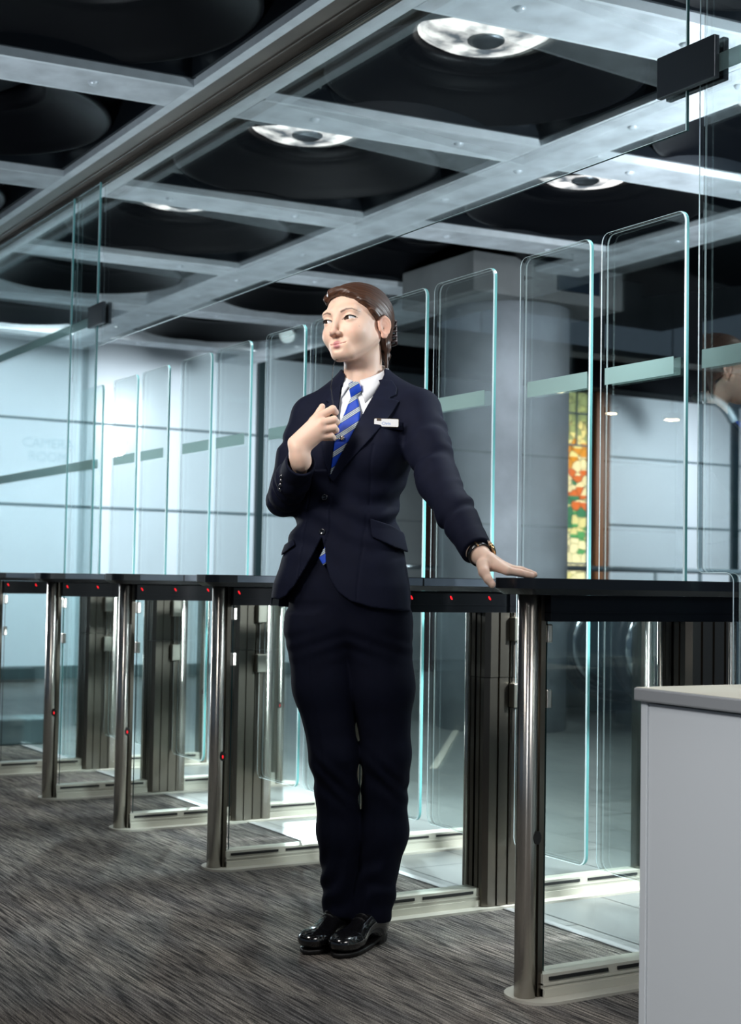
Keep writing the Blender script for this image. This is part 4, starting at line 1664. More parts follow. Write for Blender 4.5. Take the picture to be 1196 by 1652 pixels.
def tie_mat():
    m, nt, b = new_mat('striped_blue_silk')
    tc_ = nt.nodes.new('ShaderNodeTexCoord')
    mp = nt.nodes.new('ShaderNodeMapping')
    mp.inputs['Rotation'].default_value = (0, math.radians(-37), 0)
    nt.links.new(tc_.outputs['Object'], mp.inputs[0])
    # rotated coordinate running across the stripes
    dt = nt.nodes.new('ShaderNodeVectorMath')
    dt.operation = 'DOT_PRODUCT'
    dt.inputs[1].default_value = (-math.sin(math.radians(33)), 0, math.cos(math.radians(33)))
    nt.links.new(tc_.outputs['Object'], dt.inputs[0])
    mu = nt.nodes.new('ShaderNodeMath')
    mu.operation = 'MULTIPLY'
    mu.inputs[1].default_value = 1 / 0.0335
    nt.links.new(dt.outputs['Value'], mu.inputs[0])
    fr_ = nt.nodes.new('ShaderNodeMath')
    fr_.operation = 'FRACT'
    nt.links.new(mu.outputs[0], fr_.inputs[0])
    r = nt.nodes.new('ShaderNodeValToRGB')
    cr = r.color_ramp
    cr.interpolation = 'CONSTANT'
    blue, navy, grey = (0.008, 0.055, 0.46, 1), (0.006, 0.010, 0.03, 1), (0.42, 0.50, 0.56, 1)
    cr.elements[0].position = 0
    cr.elements[0].color = blue
    cr.elements[1].position = .56
    cr.elements[1].color = navy
    for p, c in ((.60, grey), (.69, navy), (.72, grey), (.81, navy), (.84, grey), (.93, navy), (.97, blue)):
        e = cr.elements.new(p)
        e.color = c
    nt.links.new(fr_.outputs[0], r.inputs[0])
    nt.links.new(r.outputs[0], b.inputs['Base Color'])
    b.inputs['Roughness'].default_value = .5
    b.inputs['Specular IOR Level'].default_value = .25
    return m


M['tie'] = tie_mat()

# --- head ---
HS = 1.06
HC = np.array([-.023, .0, 1.664])
HY, HP, HR = math.radians(34), math.radians(4), math.radians(5.5)
ch_, sh_ = math.cos(HY), math.sin(HY)
cp, sp_ = math.cos(HP), math.sin(HP)
# local axes in her frame: +x her left, -y the face, +z up
EX = np.array([ch_, -sh_, 0.0])
EY0 = np.array([sh_, ch_, 0.0])
EY = EY0 * cp - np.array([0, 0, 1.0]) * sp_
EZ = EY0 * sp_ + np.array([0, 0, 1.0]) * cp
EX, EZ = EX * math.cos(HR) + EZ * math.sin(HR), EZ * math.cos(HR) - EX * math.sin(HR)


def to_head(P):
    D = (P - HC) / HS
    return np.stack([D @ EX, D @ EY, D @ EZ], 1).astype(np.float32)


def from_head(L):
    L = np.asarray(L, dtype=float)
    return HC + HS * (L[..., 0:1] * EX + L[..., 1:2] * EY + L[..., 2:3] * EZ)


EYX, EYY, EYZ, EYR = .0325, -.0680, -.0070, .0125


def f_head_local(L):
    A = L.copy()
    A[:, 0] = np.abs(A[:, 0])
    d = ell(L, (0, .014, .028), (.0725, .0870, .0700))
    d = smin(d, ell(L, (0, -.022, -.020), (.0605, .0620, .0740)), .030)
    d = smin(d, cap(A, (.052, .004, -.046), (.018, -.050, -.086), .015, .018), .030)
    d = smin(d, ell(L, (0, -.062, -.088), (.021, .019, .016)), .018)
    d = smin(d, ell(A, (.033, -.052, -.038), (.026, .026, .024)), .022)
    d = smin(d, cap(A, (.012, -.077, .014), (.042, -.066, .015), .010, .011), .014)
    # eye sockets
    d = smax(d, -ell(A, (.0325, -.092, -.006), (.020, .0165, .0135)), .012)
    # nose
    d = smin(d, cap(L, (0, -.078, .008), (0, -.0975, -.040), .0068, .0088), .012)
    d = smin(d, ell(L, (0, -.0995, -.0425), (.0092, .0092, .0082)), .006)
    d = smin(d, ell(A, (.0108, -.0890, -.0460), (.0064, .0090, .0060)), .006)
    d = smax(d, -ell(A, (.0056, -.0950, -.0522), (.0032, .0052, .0032)), .003)
    # mouth
    L = L + V3(0, 0, .0050)
    A = A + V3(0, 0, .0050)
    d = smin(d, ell(L, (0, -.0705, -.066), (.027, .014, .016)), .012)
    d = smin(d, cap(A, (.000, -.0852, -.0622), (.0210, -.0755, -.0640), .0042, .0020), .004)
    d = smin(d, cap(A, (.000, -.0842, -.0716), (.0165, -.0775, -.0685), .0054, .0028), .004)
    cr_ = np.sqrt((A[:, 2] + .0668 - .0030 * (A[:, 0] / .02) ** 2) ** 2 + np.maximum(0, np.abs(A[:, 1] + .0885 - .0075 * (A[:, 0] / .02) ** 2) - .002) ** 2) - .0011
    cr_ = np.maximum(cr_, A[:, 0] - .0240)
    d = smax(d, -cr_, .0018)
    d = smax(d, -ell(L, (0, -.0920, -.0525), (.0035, .004, .0055)), .004)
    d = smax(d, -ell(L, (0, -.086, -.0800), (.014, .006, .004)), .006)
    L = L - V3(0, 0, .0050)
    A = A - V3(0, 0, .0050)
    # lids: shell round the eyeball with an almond opening
    lid = ell(A, (EYX, EYY, EYZ), (EYR + .0022,) * 3)
    lid = np.maximum(lid, A[:, 1] + .060)
    d = smin(d, lid, .005)
    sx = (A[:, 0] - EYX) / .0150
    up = EYZ + .0050 * np.sqrt(np.clip(1 - sx * sx, 0, 1)) + .0012 * sx
    dn = EYZ - .0040 * np.sqrt(np.clip(1 - sx * sx, 0, 1)) + .0012 * sx
    alm = np.maximum(np.maximum(A[:, 2] - up, dn - A[:, 2]), np.abs(A[:, 0] - EYX) - .0148)
    op = np.maximum(alm, A[:, 1] + .066)
    d = smax(d, -op, .0012)
    # eyeball itself is a separate mesh; keep a hollow for it
    d = np.maximum(d, -ell(A, (EYX, EYY, EYZ), (EYR - .0002,) * 3))
    return d


def f_neck(P):
    return smin(cap(P, (-.002, .022, 1.60), (.004, .034, 1.44), .050, .056),
                cap(P, (.004, .034, 1.46), (.004, .03, 1.40), .07, .10), .03)


def f_head(P):
    return smin((f_head_local(to_head(P)) * HS).astype(np.float32), f_neck(P), .020)


def f_ear(L):
    # her left ear, built at local x = +.073
    e = (L - V3(.0750, .012, -.019)) / .92
    c_, s_ = math.cos(math.radians(10)), math.sin(math.radians(10))
    y = e[:, 1] * c_ + e[:, 2] * s_
    z = -e[:, 1] * s_ + e[:, 2] * c_
    x = e[:, 0] - .55 * (y + .010)
    E = np.stack([x, y, z], 1)
    wy = np.interp(z, [-.031, -.020, .0, .018, .030], [.0085, .0105, .0155, .0180, .0150])
    d = np.sqrt((y / wy) ** 2 + (z / .0305) ** 2)
    plate = np.maximum((d - 1) * .015, np.abs(x) - .0020)
    tor = np.sqrt(((d - .88) * .017) ** 2 + (x - .0022) ** 2) - .0031
    tor = np.maximum(tor, -(z + .020) - .0 * z)
    f = smin(plate, tor, .002)
    anti = np.sqrt(((np.sqrt((y / (wy * .60)) ** 2 + ((z + .001) / .0190) ** 2) - 1) * .010) ** 2 + (x - .0012) ** 2) - .0024
    anti = np.maximum(anti, -(y + .001))
    f = smin(f, anti, .0015)
    f = smax(f, -ell(E, (.0052, -.0015, -.004), (.0056, .0078, .0125)), .002)
    f = smin(f, ell(E, (.0, -.004, -.0235), (.0042, .0072, .0078)), .004)
    f = smin(f, ell(E, (.001, -.0120, -.006), (.0032, .0038, .0055)), .003)
    return f * .92


def f_head_all(P):
    d = f_head(P)
    L = to_head(P)
    A = L.copy()
    A[:, 0] = np.abs(A[:, 0])
    return smin(d, (f_ear(A) * HS).astype(np.float32), .003)


hv = surface_nets(f_head_all, (-.125, -.14, 1.40), (.12, .14, 1.80), .0017)

# --- hands ---
def finger(P, pts, r0, r1):
    n = len(pts)
    rs = [r0 + (r1 - r0) * i / (n - 1) for i in range(n)]
    return chain(P, pts, rs, .003)


# her left hand, palm down on the end of the near counter (world points)
ZH = ZT + .0085


def hb(x, y, z):
    return W2F(x, y, z)


HB_w = fr(785, 905, -.437)
hbk = {'i': fr(819, 921, -.478), 'm': fr(821, 917, -.458), 'r': fr(819, 915.5, -.438), 'p': fr(814, 916, -.420)}
hbf = {
    'i': [hbk['i'], fr(838, 924, -.472), fr(850, 927, -.467), fr(858, 928.5, -.463)],
    'm': [hbk['m'], fr(842, 920.5, -.449), fr(854, 924.5, -.443), fr(862, 927, -.439)],
    'r': [hbk['r'], fr(838, 919.5, -.429), fr(849, 923.5, -.424), fr(857, 926.5, -.420)],
    'p': [hbk['p'], fr(829, 920, -.412), fr(838, 924, -.407), fr(845, 927, -.403)]}
hb_th = [fr(779, 911, -.458), fr(781, 923, -.478), fr(788, 935, -.488), fr(794, 942.5, -.490)]


def f_hand_b(P):
    d = chain(P, [mixp(WRR, HB_w, -1.0), WRR, HB_w], [.028, .026, .0215], .01)
    wr_ = {'i': mixp(HB_w, hbk['i'], .12), 'm': mixp(HB_w, hbk['m'], .1), 'r': mixp(HB_w, hbk['r'], .1), 'p': mixp(HB_w, hbk['p'], .12)}
    for k in 'imrp':
        d = smin(d, cap(P, wr_[k], hbk[k], .0160, .0108 if k != 'p' else .0100), .012)
    d = smin(d, chain(P, hb_th[:2], [.0155, .0125], .006), .010)
    d = smin(d, finger(P, hb_th[1:], .0118, .0090), .006)
    for k, r0, r1 in (('i', .0098, .0078), ('m', .0100, .0080), ('r', .0096, .0076), ('p', .0086, .0068)):
        d = smin(d, finger(P, hbf[k], r0, r1), .0045)
    return d


# her right hand, closed round the small microphone at the lapel
HA_w = fr(480, 724, -.205)
ha_s = {'i': fr(474, 713, -.200), 'm': fr(477, 717, -.205), 'r': fr(481, 722, -.205), 'p': fr(486, 728, -.200)}
hak = {'i': fr(514, 672, -.205), 'm': fr(519, 682, -.212), 'r': fr(520, 693, -.210), 'p': fr(517, 705, -.203)}
haf = {
    'i': [hak['i'], fr(537, 660, -.197), fr(541, 665, -.170), fr(527, 668, -.158)],
    'm': [hak['m'], fr(539, 677, -.205), fr(543, 681, -.176), fr(527, 684, -.165)],
    'r': [hak['r'], fr(539, 690, -.203), fr(542, 694, -.176), fr(526, 696, -.166)],
    'p': [hak['p'], fr(534, 703, -.198), fr(537, 706, -.175), fr(523, 707, -.168)]}
ha_th = [fr(492, 702, -.185), fr(506, 680, -.172), fr(517, 663, -.172), fr(520, 656, -.172)]


def f_hand_a(P):
    d = chain(P, [mixp(ELL_, WRL, .45), WRL, mixp(WRL, HA_w, .5), HA_w], [.024, .0215, .021, .0195], .02)
    for k in 'imrp':
        d = smin(d, cap(P, ha_s[k], hak[k], .0145, .0112 if k != 'p' else .0102), .012)
    d = smin(d, chain(P, ha_th[:2], [.015, .0125], .006), .012)
    d = smin(d, finger(P, ha_th[1:], .0115, .0080), .006)
    for k, r0, r1 in (('i', .0104, .0082), ('m', .0104, .0084), ('r', .0098, .0080), ('p', .0088, .0072)):
        d = smin(d, finger(P, haf[k], r0, r1), .0038)
    return d


def bounds(pts, m):
    a = np.array(pts)
    return a.min(0) - m, a.max(0) + m


lo_, hi_ = bounds([WRR, HB_w] + [p for v in hbf.values() for p in v] + hb_th, .034)
hbv = surface_nets(f_hand_b, lo_, hi_, .0015)
lo_, hi_ = bounds([WRL, HA_w] + [p for v in haf.values() for p in v] + ha_th, .034)
hav = surface_nets(f_hand_a, lo_, hi_, .0015)


# body under the clothes carries on from neck to ankles
def f_under(P):
    d = np.maximum(f_torso(P) + .03, .84 - P[:, 2])
    d = smin(d, chain(P, [SHR, ELR, WRR], [.042, .036, .024], .01), .02)
    d = smin(d, chain(P, [SHL, ELL_, WRL], [.040, .034, .024], .01), .02)
    d = smin(d, chain(P, LEGL, [.07, .045, .028], .01), .02)
    d = smin(d, chain(P, LEGR, [.07, .045, .028], .01), .02)
    return np.maximum(d, P[:, 2] - 1.48)


LEGL = [(-.100, .03, .86), (-.052, .01, .50), (-.035, .085, .10)]
LEGR = [(.045, .03, .86), (.080, .02, .50), (.050, .075, .10)]
uv_ = surface_nets(f_under, (-.32, -.42, .06), (.36, .2, 1.5), .010)

SKIN = np.array([0.80, 0.56, 0.44])


def skin_tone(v):
    c = np.tile(SKIN, (len(v), 1))
    L = to_head(v.astype(np.float32))
    A = L.copy()
    A[:, 0] = np.abs(A[:, 0])

    def blend(w, t):
        w = np.clip(w, 0, 1)[:, None]
        c[:] = c * (1 - w) + np.array(t) * w
    face = (L[:, 1] < -.02)
    ck = ell(A, (.042, -.060, -.036), (.022, .03, .02))
    blend((1 - np.clip(ck / .01 + 1, 0, 1)) * .25 * face, (0.80, 0.42, 0.33))
    B = A + V3(0, 0, .0050)
    lip = np.minimum(cap(B, (.000, -.0852, -.0622), (.0215, -.0755, -.0640), .0054, .0030), cap(B, (.000, -.0842, -.0716), (.0175, -.0775, -.0685), .0066, .0034))
    blend(np.clip(-lip / .0014 + .3, 0, 1) * .9, (0.62, 0.24, 0.26))
    ln = np.abs(B[:, 2] + .0668 - .0030 * (A[:, 0] / .02) ** 2) - .0009
    blend(np.clip(-ln / .0008, 0, 1) * (A[:, 0] < .0225) * (L[:, 1] < -.072), (0.22, 0.07, 0.06))
    # brows
    b = chain(A, [(.0135, -.09, .0155), (.026, -.086, .0205), (.0395, -.072, .0195), (.049, -.058, .0135)], [.0026, .0026, .0020, .0008])
    U = A[:, [0, 2]]
    P2 = np.array([(.0165, .0095), (.029, .0150), (.0425, .0155), (.055, .0090)])
    R2 = [.0021, .0023, .0017, .0004]
    db = np.full(len(v), 1.0)
    for i in range(3):
        a, e = P2[i], P2[i + 1] - P2[i]
        t = np.clip(((U - a) @ e) / (e @ e), 0, 1)
        q = U - a - t[:, None] * e
        db = np.minimum(db, np.sqrt((q * q).sum(1)) - (R2[i] + (R2[i + 1] - R2[i]) * t))
    blend(np.clip(-db / .0010 + .4, 0, 1) * .8 * (L[:, 1] < -.03), (0.06, 0.03, 0.02))
    # lid line and lashes
    sx = (A[:, 0] - EYX) / .0158
    up = EYZ + .0056 * np.sqrt(np.clip(1 - sx * sx, 0, 1)) + .0012 * sx
    dl = np.abs(A[:, 2] - up) - .0010
    blend(np.clip(-dl / .0007 + .2, 0, 1) * (np.abs(sx) < 1.12) * (L[:, 1] < -.055), (0.02, 0.012, 0.01))
    dn = EYZ - .0046 * np.sqrt(np.clip(1 - sx * sx, 0, 1)) + .0012 * sx
    dl = np.abs(A[:, 2] - dn) - .0006
    blend(np.clip(-dl / .0006, 0, 1) * .55 * (np.abs(sx) < 1.0) * (L[:, 1] < -.055), (0.16, 0.08, 0.06))
    # mole
    ml = ell(L, (.0560, -.048, -.030), (.0016, .02, .0016))
    blend((ml < 0) * .6, (0.2, 0.1, 0.07))
    # ear and nose a little redder
    ea = ell(A, (.0765, .014, -.018), (.02, .025, .036))
    blend((ea < 0) * .4, (0.74, 0.32, 0.23))
    no = ell(L, (0, -.100, -.040), (.018, .016, .014))
    blend(np.clip(-no / .006, 0, 1) * .25, (0.80, 0.38, 0.30))
    return c


def nails(v, c):
    """paler nails at the finger tips"""
    tips = [(hb_th[-1], hb_th[-2])] + [(f_[-1], f_[-2]) for f_ in hbf.values()]
    for tp, pv in tips:
        tp, pv = np.array(tp), np.array(pv)
        u = (tp - pv) / np.linalg.norm(tp - pv)
        d = v - tp
        al = d @ u
        dist = np.linalg.norm(d - al[:, None] * u, axis=1)
        upn = d[:, 2]
        if tp is tips[0][0]:
            m = (al > -.006) & (al < .007) & (d[:, 1] < -.003) & (dist < .011)
        else:
            m = (al > -.005) & (al < .007) & (upn > .003) & (dist < .01)
        c[m] = c[m] * .3 + np.array([0.88, 0.62, 0.52]) * .7
    kn = list(hak.values())
    for q in kn:
        r = np.linalg.norm(v - np.array(q), axis=1)
        w = (np.clip(1 - r / .02, 0, 1) * .35)[:, None]
        c[:] = c * (1 - w) + np.array([0.78, 0.40, 0.28]) * w
    return c


bodyvf = nets_mesh([uv_, hv, hbv, hav])
tone = nails(bodyvf[0], skin_tone(bodyvf[0]))
body = to_obj('body', bodyvf, M['skin'], person, tone)

# eyes
for s in (-1, 1):
    gz = V3(-.30, -.95, .02)         # where she looks, local
    gz = gz / np.sqrt(gz @ gz)
    m = MB()
    n1, n2 = 28, 40
    up = np.array([0, 0, 1.0])
    xa = np.cross(gz, up)
    xa /= np.linalg.norm(xa)
    ya = np.cross(xa, gz)
    vs, fs, mi = [], [], []
    for i in range(n1 + 1):
        th = math.pi * i / n1 * .75
        for j in range(n2):
            ph = 2 * math.pi * j / n2
            q = gz * math.cos(th) + (xa * math.cos(ph) + ya * math.sin(ph)) * math.sin(th)
            vs.append(tuple(from_head(np.array([s * EYX, EYY, EYZ]) + q * EYR)))
    for i in range(n1):
        for j in range(n2):
            fs.append((i * n2 + j, i * n2 + (j + 1) % n2, (i + 1) * n2 + (j + 1) % n2, (i + 1) * n2 + j))
            mi.append(2 if i < 3 else (1 if i < 7 else 0))
    m.add(vs, fs, 0, True)
    m.m = mi
    e = m.build('eye', [M['eye_white'], M['iris'], M['lash']], body)
    # lashes along the upper lid
    lm = MB()
    pts = []
    for t in np.linspace(-1.0, 1.10, 16):
        sx = t
        x = EYX + .0152 * sx
        z = EYZ + .0052 * math.sqrt(max(0, 1 - min(1, sx * sx))) + .0012 * sx
        rr = (EYR + .0025) ** 2 - (x - EYX) ** 2 - (z - EYZ) ** 2
        y = EYY - math.sqrt(max(rr, .0000016))
        pts.append(from_head(np.array([s * x, y - .0004, z])))
    rs = [.0004 + .0009 * math.sin(min(1, (i / 15) * 1.1) * math.pi * .62) for i in range(16)]
    lm.tube([tuple(p) for p in pts], rs, 6)
    for i in range(5, 16, 1):
        p = Vector(pts[i])
        o_ = Vector(from_head(np.array([s * (EYX + (.0152 * (-1 + 2.12 * i / 15)) * 1.35), EYY - EYR - .0075, EYZ + .0085]))) - p
        o_.normalize()
        lm.tube([p, p + o_ * .0040], [.00035, .00008], 4)
    lm.build('eyelashes', M['lash'], body)


# --- hair ---
def f_hair_local(L):
    sk = ell(L, (0, .014, .028), (.0725, .0870, .0700))
    sk = smin(sk, ell(L, (0, .018, -.004), (.0690, .0770, .0700)), .03)
    th = .0065 + .005 * np.clip(L[:, 2] / .08, 0, 1) + .004 * np.clip(L[:, 1] / .08, 0, 1)
    d = sk - th
    x, y, z = L[:, 0], L[:, 1], L[:, 2]
    hl = (y + .060) * .70 + (z - .062) * .72
    hl = hl - .62 * np.clip(-x - .005, 0, .1) * (z > .03) + .22 * np.clip(x - .015, 0, .1)
    d = smax(d, -hl, .005)
    d = smax(d, -(z + .014 + np.clip((y - .0) * 1.3, 0, .085)), .008)
    A = np.stack([np.abs(x), y, z], 1)
    d = smax(d, -ell(A, (.080, .008, -.020), (.018, .022, .029)), .005)
    # parted on her right, swept over the forehead and down behind the ear
    d = smin(d, chain(L, [(.012, -.068, .070), (-.022, -.069, .069), (-.046, -.055, .062), (-.058, -.036, .056)], [.009, .0095, .008, .006], .01), .012)
    d = smin(d, chain(L, [(-.005, -.068, .072), (.030, -.063, .060), (.055, -.046, .040), (.069, -.022, .018), (.0755, -.002, .010)], [.009, .0095, .0085, .0065, .004], .01), .012)
    # gathered roll and loose ends
    d = smin(d, ell(L, (.016, .094, -.012), (.030, .022, .042)), .016)
    d = smin(d, chain(L, [(.026, .090, -.036), (.038, .082, -.072), (.044, .074, -.112)], [.019, .010, .0025], .01), .014)
    d = smin(d, chain(L, [(.048, .064, -.022), (.056, .060, -.060), (.056, .056, -.098)], [.014, .008, .002], .01), .012)
    d = smin(d, chain(L, [(-.01, .090, -.030), (-.01, .078, -.064), (.0, .072, -.090)], [.017, .011, .003], .01), .012)
    return d


def hair_q(L):
    """coordinate across the strands and one along them"""
    side = L[:, 1] * .50 + L[:, 2] * .86
    low = np.clip((-.012 - L[:, 2]) / .02, 0, 1)
    q = side * (1 - low) + (L[:, 0] * .9 + L[:, 1] * .6) * low - .25 * np.abs(L[:, 0] + .03) * (1 - low)
    return q, L[:, 1] * .86 - L[:, 2] * .5


def f_hair(P):
    L = to_head(P)
    d = f_hair_local(L)
    q, al = hair_q(L)
    d = d + .00030 * np.sin(q * 1100 + 2 * np.sin(al * 40)) + .0004 * np.sin(q * 420 + 1.5 * np.sin(al * 30))
    return (d * HS).astype(np.float32)


hairvf = surface_nets(f_hair, (-.12, -.12, 1.52), (.15, .16, 1.81), .0016)
Lh = to_head(hairvf[0].astype(np.float32))
q_, al_ = hair_q(Lh)
tone_h = np.stack([q_ * 430, al_ * 9, np.zeros(len(q_))], 1)
hair = to_obj('hair', hairvf, M['hair'], person, tone_h)
# loose fine strands at the nape
sm = MB()
rng = random.Random(3)
for i in range(26):
    b0 = np.array([.022 + rng.uniform(-.02, .030), .072 + rng.uniform(-.02, .010), -.06 + rng.uniform(-.02, .01)])
    e0 = b0 + np.array([rng.uniform(-.004, .010), rng.uniform(-.010, .006), -.035 - rng.uniform(0, .02)])
    mid = (b0 + e0) / 2 + np.array([rng.uniform(-.004, .006), .004, 0])
    sm.tube([tuple(from_head(b0)), tuple(from_head(mid)), tuple(from_head(e0))], [.0007, .0005, .0002], 4)
sm.build('loose_strands', M['lash'], hair)
# claw clip
cm = MB()
for i in range(5):
    z = .020 - i * .0135
    pts = [tuple(from_head(np.array([.040 + .016 * math.cos(t), .104 + .012 * math.sin(t), z + .003 * math.cos(2 * t)]))) for t in np.linspace(-1.9, 2.2, 10)]
    cm.tube(pts, [.0035] * 10, 7)
cm.tube([tuple(from_head(np.array([.054, .108, z]))) for z in np.linspace(.024, -.040, 8)], .0032, 8)
cm.build('claw_clip', M['clipm'], hair)

# --- jacket ---
jk = surface_nets(f_body_jacket, (-.33, -.46, .86), (.37, .21, 1.58), .0034)
lo_, hi_ = bounds([ELL_, WRL], .07)
fa = surface_nets(f_forearm_l, lo_, hi_, .003)
jacket = to_obj('jacket', nets_mesh([jk, fa]), M['suit'], person)
for poly in (lap_r, lap_l):
    pa = np.array(poly)
    lo_ = (pa[:, 0].min() - .01, -.22, pa[:, 1].min() - .01)
    hi_ = (pa[:, 0].max() + .01, .03, pa[:, 1].max() + .01)
    base = shell(-.004, .0055, poly)
    to_obj('lapel', surface_nets(base, lo_, hi_, .0022), M['suit_lapel'], jacket)
# collar of the jacket round the back of the neck
cm = MB()
NB = np.array([.004, .030, 0.0])


def ring(r, z0, z1, a0, a1, n, squash=1.0):
    """points round the neck from angle a0 to a1; angle 0 is her front"""
    out = []
    for i in range(n):
        t = i / (n - 1)
        a = a0 + (a1 - a0) * t
        # front direction of her torso in her frame is (-ts, -tc)
        dx, dy = -ts * math.cos(a) + tc * math.sin(a), -tc * math.cos(a) - ts * math.sin(a)
        back = (1 - math.cos(a)) / 2
        out.append(Vector((NB[0] + dx * r, NB[1] + dy * r * squash, z0 + (z1 - z0) * back)))
    return out


def ribbon(rows, th):
    """thick band from rows of points, top to bottom"""
    m = MB()
    n = len(rows[0])
    k = len(rows)
    nr = []
    for r in range(k):
        for i in range(n):
            p = rows[r][i]
            q = Vector((p.x - NB[0], p.y - NB[1], 0)).normalized()
            nr.append(q)
    vs = []
    for r in range(k):
        for i in range(n):
            vs.append(rows[r][i] + nr[r * n + i] * th)
    for r in range(k):
        for i in range(n):
            vs.append(rows[r][i])
    K = k * n
    fs = []
    for r in range(k - 1):
        for i in range(n - 1):
            a = r * n + i
            fs.append((a, a + 1, a + n + 1, a + n))
            fs.append((K + a, K + a + n, K + a + n + 1, K + a + 1))
    for i in range(n - 1):
        fs.append((i, K + i, K + i + 1, i + 1))
        a = (k - 1) * n + i
        fs.append((a, a + 1, K + a + 1, K + a))
    for r in range(k - 1):
        a = r * n
        fs.append((a, a + n, K + a + n, K + a))
        a = r * n + n - 1
        fs.append((a, K + a, K + a + n, a + n))
    m.add(vs, fs, 0, True)
    return m


A0, A1 = math.radians(52), math.radians(308)
ribbon([ring(.071, 1.500, 1.548, A0, A1, 40), ring(.077, 1.494, 1.543, A0, A1, 40), ring(.090, 1.468, 1.508, A0, A1, 40), ring(.104, 1.440, 1.482, A0, A1, 40)], .004).build('collar', M['suit_lapel'], jacket)

# pocket flaps, breast pocket welt, buttons
for poly, hi2 in (([f2(*p) for p in ((597, 836), (630, 846), (662, 862), (668, 892), (636, 882), (600, 866))], .0085),
                  ([f2(*p) for p in ((448, 880), (470, 868), (474, 878), (449, 895))], .0085),
                  ([f2(*p, -.12) for p in ((598, 676), (651, 680), (651, 694), (598, 690))], .0045)):
    pa = np.array(poly)
    base = shell(-.003, hi2, poly)
    to_obj('pocket_flap', surface_nets(base, (pa[:, 0].min() - .01, -.22, pa[:, 1].min() - .01), (pa[:, 0].max() + .01, .1, pa[:, 1].max() + .01), .0024), M['suit'], jacket)


def front_y(x, z, off=.0):
    """frontmost y of the torso surface at (x, z)"""
    ys = np.linspace(-.24, .1, 600, dtype=np.float32)
    P = np.stack([np.full(600, x), ys, np.full(600, z)], 1).astype(np.float32)
    t = f_torso(P) - off
    i = np.argmax(t < 0)
    return float(ys[i])


for (px, py) in ((524, 802), (520, 858)):
    x, _, z = fr(px, py, -.10)
    y = front_y(x, z, .004)
    x, _, z = fr(px, py, y)
    m = MB()
    m.lathe([(.0, .0012), (.004, .0012), (.0065, .003), (.0085, .0022), (.0090, .0), (.0090, -.004)], 0, 0, 24)
    o = m.build('button', M['button'], jacket)
    o.location = (x, y, z)
    o.rotation_euler = (math.radians(90), 0, math.radians(-22))
# cuff buttons on the raised arm
for i in range(4):
    x, y, z = fr(458.5 - i * 1.2, 773 + i * 6.5, -.04)
    o = MB().lathe([(.0, .002), (.004, .003), (.0055, .001), (.0055, -.004)], 0, 0, 16).build('cuff_button', M['button'], jacket)
    t_ = np.clip(((np.array([x, y, z]) - ELL_) @ (np.array(WRL) - ELL_)) / np.sum((np.array(WRL) - ELL_) ** 2), 0, 1)
    ys = np.linspace(-.30, .05, 500, dtype=np.float32)
    PP = np.stack([np.full(500, x), ys, np.full(500, z)], 1).astype(np.float32)
    ff = f_forearm_l(PP)
    y = float(ys[np.argmax(ff < 0)]) if (ff < 0).any() else y
    o.location = (x, y, z)
    o.rotation_euler = (math.radians(90), 0, math.radians(-10))

# --- shirt ---
def f_shirt(P):
    t = f_torso(P)
    d = t + .008 + .0012 * np.sin(P[:, 0] * 90 + P[:, 2] * 60) * (P[:, 2] < 1.47)
    d = np.maximum(d, 1.16 - P[:, 2])
    d = np.maximum(d, P[:, 2] - 1.492)
    nk = -cap(P, (.004, .034, 1.42), (-.004, .018, 1.62), .050, .050)
    return np.maximum(d, nk)


shirt = to_obj('shirt', surface_nets(f_shirt, (-.17, -.2, 1.14), (.17, .16, 1.53), .004), M['shirt'], person)
# collar stand and the two folded leaves with points
for sgn, nm in ((1, 'collar_leaf'), (-1, 'collar_leaf')):
    a0, a1, n = math.radians(9) * sgn, math.radians(180) * sgn, 36
    rows = [[], [], [], []]
    for i in range(n):
        t = i / (n - 1)
        a = a0 + (a1 - a0) * t
        back = (1 - math.cos(a)) / 2
        pt = max(0.0, 1 - t / .26)
        zt = 1.508 + .060 * back ** .75
        zl = zt - .036 - .032 * pt ** 1.4
        a2 = a + math.radians(13) * sgn * pt
        rt, rl = .0575, .079 + .026 * pt
        for k, w in enumerate((0, .22, .6, 1)):
            aw = a + (a2 - a) * w
            dx, dy = -ts * math.cos(aw) + tc * math.sin(aw), -tc * math.cos(aw) - ts * math.sin(aw)
            rr = rt + (rl - rt) * w + .004 * math.sin(w * math.pi)
            rows[k].append(Vector((NB[0] + dx * rr, NB[1] + dy * rr, zt + (zl - zt) * w + (.002 if k == 1 else 0))))
    ribbon(rows, .0022).build(nm, M['shirt'], shirt)
ribbon([ring(.0555, 1.506, 1.563, 0, 2 * math.pi, 48), ring(.058, 1.470, 1.520, 0, 2 * math.pi, 48)], .0015).build('collar_stand', M['shirt'], shirt)

# --- tie ---
knot = [f2(*p, -.09) for p in ((562, 617), (568, 613), (579, 613), (584, 628), (576, 640), (566, 640))]
blade = [f2(*p, -.12) for p in ((566, 636), (576, 636), (582, 660), (579, 690), (570, 720), (556, 748), (540, 775), (520, 775), (529, 745), (533, 720), (544, 690), (556, 663))]


def f_tie(P):
    t = f_torso(P)
    U = P[:, [0, 2]]
    b = np.maximum(poly_sd(U, blade), poly_sd(U, Vneck))
    h = .0055 - .0025 * np.clip(1 + b / .006, 0, 1) ** 2
    d = np.maximum(np.maximum(t - h + .001, -.010 - t), np.maximum(b, P[:, 1] - .0))
    kx, kz = f2(572, 627, -.09)
    ky = front_y(kx, kz, .0)
    K = P - V3(kx, ky - .004, kz)
    kk = ell(K, (0, 0, 0), (.030, .0125, .025))
    kk = np.maximum(kk, poly_sd(U, knot))
    return smin(d, kk, .002)


